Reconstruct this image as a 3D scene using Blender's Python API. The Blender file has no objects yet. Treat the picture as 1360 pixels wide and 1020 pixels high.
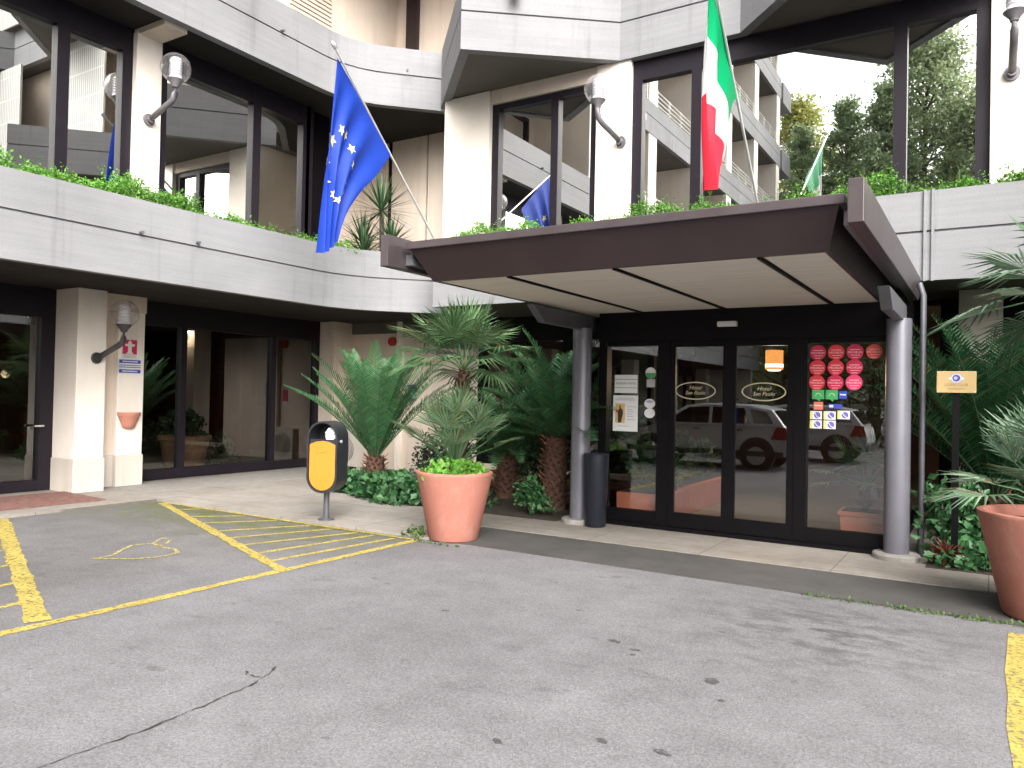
import bpy, bmesh, math, random
from mathutils import Vector, Matrix, Euler
random.seed(7)
S = bpy.context.scene
COL = S.collection
R = math.radians
PI = math.pi

# ---------------------------------------------------------------- materials
def new_mat(name):
    m = bpy.data.materials.new(name); m.use_nodes = True
    nt = m.node_tree; nt.nodes.clear()
    out = nt.nodes.new('ShaderNodeOutputMaterial')
    return m, nt, out

def N(nt, t, **kw):
    n = nt.nodes.new('ShaderNode' + t)
    for k, v in kw.items():
        if k in n.inputs.keys() if hasattr(n.inputs, 'keys') else False:
            n.inputs[k].default_value = v
        else:
            setattr(n, k, v)
    return n

def L(nt, a, b): nt.links.new(a, b)

def coords(nt, scale=(1, 1, 1)):
    g = nt.nodes.new('ShaderNodeNewGeometry')
    mp = nt.nodes.new('ShaderNodeMapping')
    mp.inputs['Scale'].default_value = scale
    tc = nt.nodes.new('ShaderNodeTexCoord')
    L(nt, tc.outputs['Object'], mp.inputs['Vector'])
    return mp.outputs['Vector']

def noise(nt, vec, scale, detail=4, rough=0.55):
    n = nt.nodes.new('ShaderNodeTexNoise')
    n.inputs['Scale'].default_value = scale
    n.inputs['Detail'].default_value = detail
    n.inputs['Roughness'].default_value = rough
    L(nt, vec, n.inputs['Vector'])
    return n.outputs['Fac']

def ramp(nt, fac, stops):
    r = nt.nodes.new('ShaderNodeValToRGB')
    el = r.color_ramp.elements
    while len(el) < len(stops): el.new(0.5)
    for e, (p, c) in zip(el, stops):
        e.position = p
        e.color = (c, c, c, 1) if isinstance(c, (int, float)) else (*c, 1)
    L(nt, fac, r.inputs['Fac'])
    return r.outputs['Color']

def mixc(nt, fac, a, b, mode='MIX'):
    m = nt.nodes.new('ShaderNodeMix'); m.data_type = 'RGBA'; m.blend_type = mode
    def put(sock, v):
        if hasattr(v, 'links') or hasattr(v, 'is_linked'): L(nt, v, sock)
        elif isinstance(v, (int, float)): sock.default_value = v
        else: sock.default_value = (*v, 1)
    put(m.inputs[0], fac); put(m.inputs[6], a); put(m.inputs[7], b)
    return m.outputs[2]

def bump(nt, h, strength, dist=0.01):
    b = nt.nodes.new('ShaderNodeBump')
    b.inputs['Strength'].default_value = strength
    b.inputs['Distance'].default_value = dist
    L(nt, h, b.inputs['Height'])
    return b.outputs['Normal']

def principled(nt, out, base=None, rough=0.6, metal=0.0, normal=None, spec=0.5):
    p = nt.nodes.new('ShaderNodeBsdfPrincipled')
    if base is not None:
        if hasattr(base, 'is_linked'): L(nt, base, p.inputs['Base Color'])
        else: p.inputs['Base Color'].default_value = (*base, 1)
    if hasattr(rough, 'is_linked'): L(nt, rough, p.inputs['Roughness'])
    else: p.inputs['Roughness'].default_value = rough
    p.inputs['Metallic'].default_value = metal
    p.inputs['Specular IOR Level'].default_value = spec
    if normal is not None: L(nt, normal, p.inputs['Normal'])
    L(nt, p.outputs[0], out.inputs['Surface'])
    return p

def simple(name, col, rough=0.6, metal=0.0, var=0.12, scale=6, stretch=(1, 1, 1), bmp=0.0, bscale=40, spec=0.5):
    m, nt, out = new_mat(name)
    v = coords(nt, stretch)
    f = noise(nt, v, scale, 5)
    c = ramp(nt, f, [(0.25, tuple(x * (1 - var) for x in col)), (0.75, tuple(min(1, x * (1 + var)) for x in col))])
    nrm = None
    if bmp:
        nrm = bump(nt, noise(nt, v, bscale, 4), bmp)
    principled(nt, out, c, rough, metal, nrm, spec)
    return m

def concrete_mat():
    m, nt, out = new_mat('concrete')
    v = coords(nt, (1, 1, 1)); vs = coords(nt, (0.5, 0.5, 12)); vd = coords(nt, (2.6, 2.6, 0.18))
    big = noise(nt, v, 0.7, 5)
    streak = noise(nt, vs, 1.6, 4)
    drip = noise(nt, vd, 2.0, 5, 0.65)
    c = ramp(nt, big, [(0.3, (0.212, 0.214, 0.224)), (0.7, (0.268, 0.270, 0.283))])
    c = mixc(nt, 0.25, c, ramp(nt, streak, [(0.35, 0.36), (0.7, 0.62)]), 'SOFT_LIGHT')
    c = mixc(nt, 1.0, c, ramp(nt, drip, [(0.27, 0.80), (0.43, 1.0)]), 'MULTIPLY')
    fine = noise(nt, v, 60, 3)
    c = mixc(nt, 0.2, c, ramp(nt, fine, [(0.3, 0.3), (0.7, 0.7)]), 'OVERLAY')
    principled(nt, out, c, 0.85, 0, bump(nt, streak, 0.35, 0.008), 0.3)
    return m

def plaster_mat(name='beige_plaster', col=(0.66, 0.575, 0.49), dirt=0.9):
    m, nt, out = new_mat(name)
    v = coords(nt); vd = coords(nt, (3, 3, 0.25))
    c = ramp(nt, noise(nt, v, 1.5, 5), [(0.3, tuple(x * 0.94 for x in col)), (0.7, tuple(x * 1.04 for x in col))])
    c = mixc(nt, 1.0, c, ramp(nt, noise(nt, vd, 2.2, 5), [(0.3, dirt), (0.5, 1.0)]), 'MULTIPLY')
    principled(nt, out, c, 0.8, 0, bump(nt, noise(nt, v, 90, 3), 0.15, 0.004), 0.3)
    return m

def asphalt_mat():
    m, nt, out = new_mat('asphalt')
    v = coords(nt)
    big = noise(nt, v, 0.35, 6, 0.6)
    c = ramp(nt, big, [(0.3, (0.122, 0.119, 0.125)), (0.7, (0.178, 0.175, 0.183))])
    mid = noise(nt, v, 2.3, 6, 0.7)
    c = mixc(nt, 0.45, c, ramp(nt, mid, [(0.3, 0.32), (0.7, 0.66)]), 'OVERLAY')
    fine = noise(nt, v, 55, 4, 0.75)
    c = mixc(nt, 0.65, c, ramp(nt, fine, [(0.25, 0.22), (0.75, 0.78)]), 'OVERLAY')
    vo = nt.nodes.new('ShaderNodeTexVoronoi'); vo.inputs['Scale'].default_value = 130
    L(nt, v, vo.inputs['Vector'])
    c = mixc(nt, 0.5, c, ramp(nt, vo.outputs['Color'], [(0.15, 0.30), (0.85, 0.70)]), 'OVERLAY')
    # oil and damp spots with shapes of their own
    sp = noise(nt, coords(nt, (1, 1.6, 1)), 2.6, 4, 0.6)
    sp2 = noise(nt, v, 0.6, 2)
    s = ramp(nt, sp, [(0.60, 1.0), (0.70, 0.66)])
    c = mixc(nt, ramp(nt, sp2, [(0.42, 0.0), (0.6, 0.9)]), c, mixc(nt, 1.0, c, s, 'MULTIPLY'))
    small = noise(nt, v, 9, 2, 0.4)
    c = mixc(nt, 1.0, c, ramp(nt, small, [(0.725, 1.0), (0.76, 0.72)]), 'MULTIPLY')
    # light grit specks
    gr = nt.nodes.new('ShaderNodeTexVoronoi'); gr.inputs['Scale'].default_value = 14
    L(nt, v, gr.inputs['Vector'])
    c = mixc(nt, ramp(nt, gr.outputs['Distance'], [(0.035, 0.55), (0.055, 0.0)]), c, (0.5, 0.5, 0.48))
    tq = nt.nodes.new('ShaderNodeTexCoord'); mq = nt.nodes.new('ShaderNodeMapping'); mq.inputs['Location'].default_value = (0.75, -4.3, 0); mq.inputs['Scale'].default_value = (0.8, 0.75, 1)
    L(nt, tq.outputs['Object'], mq.inputs['Vector'])
    gq = nt.nodes.new('ShaderNodeTexGradient'); gq.gradient_type = 'SPHERICAL'; L(nt, mq.outputs[0], gq.inputs[0])
    dq = nt.nodes.new('ShaderNodeMath'); dq.operation = 'MULTIPLY'; L(nt, gq.outputs['Fac'], dq.inputs[0])
    L(nt, ramp(nt, noise(nt, coords(nt, (1, 2.2, 1)), 3.2, 6, .7), [(0.45, 0.0), (0.62, 1.0)]), dq.inputs[1])
    c = mixc(nt, dq.outputs[0], c, (0.05, 0.048, 0.05))
    # the older, darker patch of asphalt that the left bay was laid in
    px = nt.nodes.new('ShaderNodeSeparateXYZ'); tp = nt.nodes.new('ShaderNodeTexCoord'); L(nt, tp.outputs['Object'], px.inputs[0])
    wob = nt.nodes.new('ShaderNodeMath'); wob.operation = 'MULTIPLY_ADD'; wob.inputs[1].default_value = 1.6
    L(nt, noise(nt, v, 0.8, 5), wob.inputs[0]); L(nt, px.outputs[0], wob.inputs[2])
    pm = nt.nodes.new('ShaderNodeMapRange'); pm.inputs[1].default_value = -4.2; pm.inputs[2].default_value = -5.6
    L(nt, wob.outputs[0], pm.inputs[0])
    c = mixc(nt, pm.outputs[0], c, mixc(nt, 1.0, c, (0.80, 0.785, 0.75), 'MULTIPLY'))
    # moss growing along the edge of the pavement (a stripe of its own at y = 6.2 .. 6.75)
    sx = nt.nodes.new('ShaderNodeSeparateXYZ'); tc = nt.nodes.new('ShaderNodeTexCoord')
    L(nt, tc.outputs['Object'], sx.inputs[0])
    mr = nt.nodes.new('ShaderNodeMapRange'); mr.inputs[1].default_value = 5.0; mr.inputs[2].default_value = 6.45
    L(nt, sx.outputs[1], mr.inputs[0])
    mx = nt.nodes.new('ShaderNodeMapRange'); mx.inputs[1].default_value = -4.9; mx.inputs[2].default_value = -6.2
    L(nt, sx.outputs[0], mx.inputs[0])
    mu = nt.nodes.new('ShaderNodeMath'); mu.operation = 'MULTIPLY'
    L(nt, mr.outputs[0], mu.inputs[0]); L(nt, mx.outputs[0], mu.inputs[1])
    mu2 = nt.nodes.new('ShaderNodeMath'); mu2.operation = 'MULTIPLY'
    L(nt, mu.outputs[0], mu2.inputs[0]); L(nt, ramp(nt, noise(nt, v, 3.5, 6, 0.7), [(0.38, 0.05), (0.6, 0.95)]), mu2.inputs[1])
    c = mixc(nt, mu2.outputs[0], c, (0.075, 0.085, 0.022))
    principled(nt, out, c, 0.85, 0, bump(nt, fine, 0.5, 0.006), 0.3)
    return m

def paint_mat(name, col, wear=0.42):
    m, nt, out = new_mat(name)
    v = coords(nt)
    c = ramp(nt, noise(nt, v, 5, 5), [(0.3, tuple(x * 0.72 for x in col)), (0.7, col)])
    c = mixc(nt, 0.6, c, ramp(nt, noise(nt, v, 60, 4, 0.75), [(0.3, 0.25), (0.7, 0.7)]), 'OVERLAY')
    p = nt.nodes.new('ShaderNodeBsdfPrincipled'); L(nt, c, p.inputs['Base Color']); p.inputs['Roughness'].default_value = 0.75
    t = nt.nodes.new('ShaderNodeBsdfTransparent'); mx = nt.nodes.new('ShaderNodeMixShader')
    f = ramp(nt, noise(nt, v, 26, 6, 0.8), [(wear - 0.05, 0.0), (wear + 0.06, 1.0)])
    L(nt, f, mx.inputs[0]); L(nt, t.outputs[0], mx.inputs[1]); L(nt, p.outputs[0], mx.inputs[2])
    L(nt, mx.outputs[0], out.inputs['Surface'])
    return m

def glass_mat(name, refl, tint, grey=(0.9, 0.92, 0.9), back=None):
    """coated window glass: part mirror, the rest lets light through (or dark body)"""
    m, nt, out = new_mat(name)
    g = nt.nodes.new('ShaderNodeBsdfGlossy'); g.inputs['Color'].default_value = (*grey, 1); g.inputs['Roughness'].default_value = 0.0
    if back is None:
        t = nt.nodes.new('ShaderNodeBsdfTransparent'); t.inputs['Color'].default_value = (*tint, 1)
    else:
        t = nt.nodes.new('ShaderNodeBsdfDiffuse'); t.inputs['Color'].default_value = (*back, 1)
    lw = nt.nodes.new('ShaderNodeLayerWeight'); lw.inputs['Blend'].default_value = 0.25
    mr = nt.nodes.new('ShaderNodeMapRange'); mr.inputs[3].default_value = refl; mr.inputs[4].default_value = 1.0
    L(nt, lw.outputs['Fresnel'], mr.inputs[0])
    mx = nt.nodes.new('ShaderNodeMixShader')
    L(nt, mr.outputs[0], mx.inputs[0]); L(nt, t.outputs[0], mx.inputs[1]); L(nt, g.outputs[0], mx.inputs[2])
    L(nt, mx.outputs[0], out.inputs['Surface'])
    return m

def leaf_mat(name, dark, light, rough=0.5, trans=0.25, hi=None, dead=False):
    m, nt, out = new_mat(name)
    g = nt.nodes.new('ShaderNodeNewGeometry')
    st = [(0.0, dark), (0.8, light), (0.93, hi or light)]
    if dead: st += [(0.962, hi or light), (0.972, (0.17, 0.115, 0.05))]
    c = ramp(nt, g.outputs['Random Per Island'], st)
    v = coords(nt)
    c = mixc(nt, 0.55, c, ramp(nt, noise(nt, v, 1.1, 3), [(0.3, 0.3), (0.7, 0.72)]), 'OVERLAY')
    p = nt.nodes.new('ShaderNodeBsdfPrincipled'); L(nt, c, p.inputs['Base Color']); p.inputs['Roughness'].default_value = rough
    p.inputs['Specular IOR Level'].default_value = 0.35
    t = nt.nodes.new('ShaderNodeBsdfTranslucent'); L(nt, c, t.inputs['Color'])
    mx = nt.nodes.new('ShaderNodeMixShader'); mx.inputs[0].default_value = trans
    L(nt, p.outputs[0], mx.inputs[1]); L(nt, t.outputs[0], mx.inputs[2])
    L(nt, mx.outputs[0], out.inputs['Surface'])
    return m

def cloth_mat(name, kind):
    m, nt, out = new_mat(name)
    if kind == 'eu':
        col = (0.03, 0.09, 0.55)
        v = coords(nt)
        c = ramp(nt, noise(nt, v, 3, 3), [(0.3, (0.014, 0.052, 0.40)), (0.7, (0.020, 0.068, 0.48))])
    else:
        uv = nt.nodes.new('ShaderNodeUVMap'); sx = nt.nodes.new('ShaderNodeSeparateXYZ')
        L(nt, uv.outputs[0], sx.inputs[0])
        r = nt.nodes.new('ShaderNodeValToRGB'); r.color_ramp.interpolation = 'CONSTANT'
        el = r.color_ramp.elements; el.new(0.5)
        for e, (p, cc) in zip(el, [(0, (0.0, 0.36, 0.13)), (0.36, (0.80, 0.80, 0.80)), (0.66, (0.72, 0.03, 0.06))]):
            e.position = p; e.color = (*cc, 1)
        L(nt, sx.outputs[1], r.inputs[0]); c = r.outputs[0]
    p = nt.nodes.new('ShaderNodeBsdfPrincipled'); L(nt, c, p.inputs['Base Color']); p.inputs['Roughness'].default_value = 0.55
    p.inputs['Specular IOR Level'].default_value = 0.25
    t = nt.nodes.new('ShaderNodeBsdfTranslucent'); L(nt, c, t.inputs['Color'])
    mx = nt.nodes.new('ShaderNodeMixShader'); mx.inputs[0].default_value = 0.35
    L(nt, p.outputs[0], mx.inputs[1]); L(nt, t.outputs[0], mx.inputs[2]); L(nt, mx.outputs[0], out.inputs['Surface'])
    return m

def emit_mat(name, col, strength):
    m, nt, out = new_mat(name)
    e = nt.nodes.new('ShaderNodeEmission'); e.inputs[0].default_value = (*col, 1); e.inputs[1].default_value = strength
    L(nt, e.outputs[0], out.inputs['Surface'])
    return m

def screen_mat():
    m, nt, out = new_mat('grille_screen')
    v = coords(nt)
    b = nt.nodes.new('ShaderNodeTexBrick')
    b.inputs['Scale'].default_value = 1.0; b.offset = 0.0
    b.inputs['Brick Width'].default_value = 0.09; b.inputs['Row Height'].default_value = 0.62
    b.inputs['Mortar Size'].default_value = 0.022
    b.inputs['Color1'].default_value = (0.36, 0.37, 0.36, 1); b.inputs['Color2'].default_value = (0.40, 0.41, 0.40, 1)
    b.inputs['Mortar'].default_value = (0.62, 0.62, 0.6, 1)
    mp = nt.nodes.new('ShaderNodeCombineXYZ'); sx = nt.nodes.new('ShaderNodeSeparateXYZ')
    L(nt, v, sx.inputs[0])
    ad = nt.nodes.new('ShaderNodeMath'); ad.operation = 'ADD'; L(nt, sx.outputs[0], ad.inputs[0]); L(nt, sx.outputs[1], ad.inputs[1])
    L(nt, ad.outputs[0], mp.inputs[0]); L(nt, sx.outputs[2], mp.inputs[1])
    L(nt, mp.outputs[0], b.inputs['Vector'])
    principled(nt, out, b.outputs['Color'], 0.7, 0, bump(nt, b.outputs['Fac'], 0.6, 0.02))
    return m

def pave_mat():
    m, nt, out = new_mat('pavement_slabs')
    v = coords(nt)
    c = ramp(nt, noise(nt, v, 0.9, 6, 0.65), [(0.3, (0.205, 0.182, 0.158)), (0.7, (0.310, 0.288, 0.260))])
    c = mixc(nt, 0.5, c, ramp(nt, noise(nt, v, 6, 6, 0.7), [(0.3, 0.35), (0.7, 0.62)]), 'OVERLAY')
    b = nt.nodes.new('ShaderNodeTexBrick'); b.offset = 0.0; b.inputs['Scale'].default_value = 1.0
    b.inputs['Brick Width'].default_value = 1.25; b.inputs['Row Height'].default_value = 1.0; b.inputs['Mortar Size'].default_value = 0.006
    b.inputs['Color1'].default_value = (1, 1, 1, 1); b.inputs['Color2'].default_value = (0.93, 0.93, 0.93, 1); b.inputs['Mortar'].default_value = (0.5, 0.48, 0.45, 1)
    L(nt, v, b.inputs['Vector'])
    c = mixc(nt, 1.0, c, b.outputs['Color'], 'MULTIPLY')
    st = noise(nt, v, 1.7, 5, 0.7)
    c = mixc(nt, ramp(nt, st, [(0.55, 0.0), (0.75, 0.55)]), c, (0.2, 0.17, 0.12))
    principled(nt, out, c, 0.75, 0, bump(nt, noise(nt, v, 40, 4), 0.2, 0.004), 0.35)
    return m

M = {}
M['concrete'] = concrete_mat()
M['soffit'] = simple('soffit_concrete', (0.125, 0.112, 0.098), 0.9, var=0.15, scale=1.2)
M['plaster'] = plaster_mat('beige_plaster', (0.70, 0.60, 0.51))
M['plaster_pale'] = plaster_mat('pale_plaster', (0.84, 0.775, 0.70), 0.95)
M['plinth'] = plaster_mat('plinth_stone', (0.58, 0.53, 0.47), 0.85)
M['black'] = simple('black_anodised', (0.0035, 0.003, 0.004), 0.45, 0.0, var=0.2, spec=0.15)
M['mullion'] = simple('dark_violet_frame', (0.013, 0.010, 0.015), 0.42, 0.0, var=0.15, spec=0.25)
M['brown'] = simple('brown_sheet_metal', (0.040, 0.026, 0.027), 0.42, 0.35, var=0.12, scale=3)
M['brown_light'] = simple('pale_brown_metal', (0.085, 0.068, 0.072), 0.38, 0.45, var=0.18, scale=4)  # paler brown for the canopy's roof edge and side fins
M['soffit_panel'] = simple('cream_soffit_board', (0.78, 0.71, 0.61), 0.7, var=0.08, scale=5, stretch=(0.25, 2.6, 1), bmp=0.06, bscale=30)
M['column'] = simple('grey_painted_steel', (0.175, 0.175, 0.205), 0.38, 0.35, var=0.10, scale=4, bmp=0.03)
M['bracket'] = simple('dark_grey_steel', (0.14, 0.14, 0.155), 0.45, 0.3, var=0.12)
M['stone'] = simple('base_stone', (0.25, 0.24, 0.22), 0.8, var=0.2, scale=12)
M['terracotta'] = simple('salmon_terracotta', (0.55, 0.24, 0.175), 0.72, var=0.10, scale=2.5, bmp=0.05)
def stained_pot():
    m, nt, out = new_mat('stained_salmon_pot'); v = coords(nt); col = (0.42, 0.172, 0.130)
    c = ramp(nt, noise(nt, v, 2.2, 5), [(0.3, tuple(x*.90 for x in col)), (0.7, tuple(x*1.07 for x in col))])
    c = mixc(nt, ramp(nt, noise(nt, coords(nt, (1, 1, .45)), 4.5, 6, .7), [(0.52, 0.0), (0.72, 0.38)]), c, (0.56, 0.34, 0.28))
    c = mixc(nt, ramp(nt, noise(nt, coords(nt, (2.2, 2.2, .5)), 5.5, 6, .75), [(0.56, 0.0), (0.74, 0.5)]), c, (0.45, 0.22, 0.16))
    principled(nt, out, c, 0.75, 0, bump(nt, noise(nt, v, 30, 4), 0.12, 0.006), 0.3)
    return m
M['pot'] = stained_pot()
M['terracotta_red'] = simple('red_terracotta', (0.62, 0.20, 0.12), 0.7, var=0.12, scale=4)
M['clay'] = simple('aged_clay', (0.40, 0.24, 0.14), 0.85, var=0.25, scale=7)
M['soil'] = simple('garden_soil', (0.034, 0.025, 0.017), 0.95, var=0.5, scale=5, bmp=0.6, bscale=25)
M['yellow'] = simple('yellow_enamel', (0.50, 0.200, 0.028), 0.4, var=0.05, scale=3)
M['bin_black'] = simple('black_bin_shell', (0.028, 0.030, 0.036), 0.42, 0.2, var=0.2)
M['steel'] = simple('galvanised_post', (0.10, 0.10, 0.115), 0.45, 0.3, var=0.15)
M['white_bag'] = simple('white_plastic_bag', (0.75, 0.76, 0.78), 0.45, var=0.08, scale=20, bmp=0.4)
M['ash_black'] = simple('ashtray_metal', (0.020, 0.023, 0.034), 0.38, 0.4, var=0.15)
M['white'] = simple('white_enamel', (0.72, 0.72, 0.70), 0.5, var=0.05)
M['white_paint'] = simple('white_railing', (0.78, 0.78, 0.76), 0.5, var=0.05)
M['lamp_dark'] = simple('lamp_iron', (0.075, 0.072, 0.078), 0.5, 0.3, var=0.2)
M['lamp_inner'] = simple('lamp_reflector', (0.80, 0.80, 0.82), 0.35, 0.15, var=0.1, scale=15, stretch=(0.2, 0.2, 6))
M['brass'] = simple('brass_plate', (0.50, 0.36, 0.17), 0.40, 0.25, var=0.10, scale=3)
M['brass_text'] = simple('engraving', (0.20, 0.13, 0.06), 0.6)
M['navy'] = simple('navy_enamel', (0.06, 0.06, 0.24), 0.5)
M['lilac'] = simple('silver_lilac', (0.40, 0.38, 0.56), 0.4, 0.3)
M['paper'] = simple('white_paper', (0.74, 0.75, 0.76), 0.8, var=0.04)
M['ink'] = simple('grey_ink', (0.10, 0.10, 0.11), 0.8)
M['ink_light'] = simple('pale_grey_ink', (0.42, 0.42, 0.44), 0.8)
M['photo_tan'] = simple('printed_tan', (0.62, 0.42, 0.18), 0.7, var=0.3, scale=25)
M['photo_dark'] = simple('printed_black', (0.03, 0.025, 0.02), 0.7)
M['photo_red'] = simple('printed_red', (0.5, 0.05, 0.03), 0.7)
M['st_crimson'] = simple('crimson_vinyl', (0.50, 0.015, 0.065), 0.5, var=0.1, scale=12)
M['st_red'] = simple('red_vinyl', (0.60, 0.03, 0.05), 0.5, var=0.1, scale=12)
M['st_rose'] = simple('rose_vinyl', (0.62, 0.04, 0.13), 0.5, var=0.1, scale=12)
M['st_orange'] = simple('orange_red_vinyl', (0.66, 0.07, 0.045), 0.5, var=0.1, scale=12)
M['st_white'] = simple('faded_white_print', (0.72, 0.52, 0.54), 0.6)
M['st_green'] = simple('green_vinyl', (0.05, 0.33, 0.10), 0.5)
M['st_blue'] = simple('blue_vinyl', (0.03, 0.06, 0.42), 0.5)
M['st_coral'] = simple('coral_vinyl', (0.62, 0.17, 0.11), 0.5)
M['st_violet'] = simple('violet_vinyl', (0.12, 0.11, 0.40), 0.5)
M['st_pale'] = simple('pale_vinyl', (0.60, 0.60, 0.64), 0.6)
M['st_yellow'] = simple('yellow_vinyl', (0.62, 0.58, 0.15), 0.6)
M['gold'] = simple('gold_film', (0.55, 0.50, 0.34), 0.45, 0.2)
M['sign_red'] = simple('sign_red', (0.55, 0.02, 0.09), 0.5)
M['sign_blue'] = simple('sign_blue', (0.04, 0.07, 0.38), 0.5)
M['eu'] = cloth_mat('blue_flag_cloth', 'eu')
M['it'] = cloth_mat('tricolour_cloth', 'it')
M['star'] = simple('yellow_star_print', (0.85, 0.72, 0.25), 0.7)
M['pole'] = simple('aluminium_pole', (0.62, 0.62, 0.62), 0.35, 0.5)
M['mirror_glass'] = glass_mat('reflective_tinted_glass', 0.68, None, (0.95, 0.96, 0.93), back=(0.006, 0.006, 0.006))
M['shop_glass'] = glass_mat('dark_tinted_glass', 0.13, (0.50, 0.50, 0.48), (0.9, 0.92, 0.9))
M['door_glass'] = glass_mat('door_glass', 0.165, (0.88, 0.88, 0.86), (0.92, 0.94, 0.92))
M['car_glass'] = glass_mat('car_window_glass', 0.15, None, (0.9, 0.9, 0.9), back=(0.01, 0.012, 0.014))
M['dark_room'] = simple('dark_brown_interior', (0.085, 0.034, 0.022), 0.8, var=0.3, scale=1.5)
M['red_room'] = simple('red_interior_panel', (0.16, 0.03, 0.012), 0.7, var=0.2)
M['room_floor'] = simple('polished_tile_floor', (0.30, 0.275, 0.23), 0.25, var=0.08, scale=1.2)
M['room_ceiling'] = simple('interior_ceiling', (0.10, 0.09, 0.08), 0.9)
M['asphalt'] = asphalt_mat()
M['pave'] = pave_mat()
M['strip'] = simple('dark_worn_ramp', (0.058, 0.055, 0.053), 0.8, var=0.25, scale=3, bmp=0.4, bscale=60)
M['yline'] = paint_mat('yellow_road_paint', (0.42, 0.335, 0.080), 0.425)
M['yline_thin'] = paint_mat('worn_yellow_road_paint', (0.42, 0.355, 0.12), 0.445)
M['crack'] = paint_mat('crack_filler', (0.030, 0.029, 0.029), 0.46)
M['mat_red'] = simple('worn_red_doormat', (0.17, 0.082, 0.068), 0.95, var=0.5, scale=14, bmp=0.5)
M['bed_kerb'] = simple('brown_kerb', (0.16, 0.095, 0.06), 0.85, var=0.3, scale=3)
M['silver'] = simple('silver_car_paint', (0.60, 0.61, 0.63), 0.3, 0.35, var=0.04)
M['white_car'] = simple('white_car_paint', (0.55, 0.56, 0.57), 0.25, 0.0, var=0.03)
M['tyre'] = simple('tyre_rubber', (0.02, 0.02, 0.02), 0.85)
M['rim'] = simple('alloy_rim', (0.45, 0.45, 0.46), 0.35, 0.8)
M['plastic'] = simple('black_car_plastic', (0.03, 0.03, 0.032), 0.6)
M['tail'] = simple('red_lamp_lens', (0.30, 0.02, 0.02), 0.2)
M['bark'] = simple('grey_bark', (0.12, 0.10, 0.08), 0.9, var=0.4, scale=8, bmp=0.6, bscale=14)
M['palm_trunk'] = simple('palm_fibre', (0.085, 0.045, 0.030), 0.95, var=0.5, scale=18, bmp=0.8, bscale=30)
M['trunk_red'] = simple('rust_leaf_bases', (0.185, 0.072, 0.045), 0.9, var=0.45, scale=16)
M['cycad'] = leaf_mat('cycad_leaf', (0.045, 0.130, 0.050), (0.105, 0.275, 0.115), 0.40, 0.3, (0.12, 0.27, 0.15), True)
M['cycad_dark'] = leaf_mat('dark_cycad_leaf', (0.018, 0.070, 0.028), (0.048, 0.150, 0.058), 0.42, 0.3, (0.08, 0.2, 0.09), True)
M['fan'] = leaf_mat('fan_palm_leaf', (0.045, 0.098, 0.040), (0.105, 0.195, 0.082), 0.45, 0.3, (0.18, 0.25, 0.13), True)
M['fan_grey'] = leaf_mat('grey_green_palm_leaf', (0.070, 0.130, 0.078), (0.155, 0.240, 0.150), 0.42, 0.3, (0.26, 0.33, 0.22), True)
M['fan_pot'] = leaf_mat('feathery_palm_leaf', (0.06, 0.125, 0.055), (0.16, 0.26, 0.135), 0.45, 0.3, (0.24, 0.32, 0.19), True)
M['fresh'] = leaf_mat('fresh_green_leaf', (0.075, 0.22, 0.03), (0.18, 0.42, 0.06), 0.5, 0.35, (0.25, 0.40, 0.11))
M['ground_leaf'] = leaf_mat('glossy_ground_leaf', (0.022, 0.080, 0.028), (0.065, 0.175, 0.062), 0.4, 0.2, (0.09, 0.20, 0.09))
M['bush'] = leaf_mat('dark_bush_leaf', (0.022, 0.05, 0.024), (0.06, 0.11, 0.05), 0.5, 0.25, (0.11, 0.15, 0.08))
M['yucca'] = leaf_mat('yucca_leaf', (0.035, 0.085, 0.035), (0.085, 0.155, 0.075), 0.45, 0.2)
M['bromeliad'] = leaf_mat('red_leaf', (0.10, 0.022, 0.018), (0.20, 0.06, 0.045), 0.45, 0.2)
M['tree_yellow'] = leaf_mat('yellowish_leaf', (0.24, 0.26, 0.07), (0.46, 0.48, 0.16), 0.6, 0.55, (0.34, 0.34, 0.10))
M['tree_dark'] = leaf_mat('conifer_leaf', (0.20, 0.28, 0.15), (0.40, 0.49, 0.28), 0.6, 0.55)
M['tree_green'] = leaf_mat('poplar_leaf', (0.27, 0.34, 0.19), (0.48, 0.56, 0.34), 0.6, 0.6, (0.24, 0.27, 0.15))
M['louvre'] = simple('beige_louvre', (0.60, 0.51, 0.43), 0.7, var=0.05)
M['screen'] = screen_mat()
M['lamp_glow'] = emit_mat('lit_lampshade', (1.0, 0.40, 0.10), 0.36)
M['ceil_glow'] = emit_mat('lit_ceiling_lamp', (1.0, 0.93, 0.82), 5.0)
def clear_globe():
    m, nt, out = new_mat('clear_globe')
    t = nt.nodes.new('ShaderNodeBsdfTransparent'); t.inputs[0].default_value = (0.95, 0.94, 0.96, 1)
    g = nt.nodes.new('ShaderNodeBsdfGlossy'); g.inputs['Roughness'].default_value = 0.05
    lw = nt.nodes.new('ShaderNodeLayerWeight'); lw.inputs['Blend'].default_value = 0.30
    mr = nt.nodes.new('ShaderNodeMapRange'); mr.inputs[3].default_value = 0.03; mr.inputs[4].default_value = 0.40
    L(nt, lw.outputs['Facing'], mr.inputs[0])
    mx = nt.nodes.new('ShaderNodeMixShader'); L(nt, mr.outputs[0], mx.inputs[0]); L(nt, t.outputs[0], mx.inputs[1]); L(nt, g.outputs[0], mx.inputs[2])
    df = nt.nodes.new('ShaderNodeBsdfTranslucent'); df.inputs[0].default_value = (0.9, 0.9, 0.92, 1)
    m2 = nt.nodes.new('ShaderNodeMixShader'); m2.inputs[0].default_value = 0.13
    L(nt, mx.outputs[0], m2.inputs[1]); L(nt, df.outputs[0], m2.inputs[2])
    L(nt, m2.outputs[0], out.inputs['Surface'])
    return m
M['globe'] = clear_globe()

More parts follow.
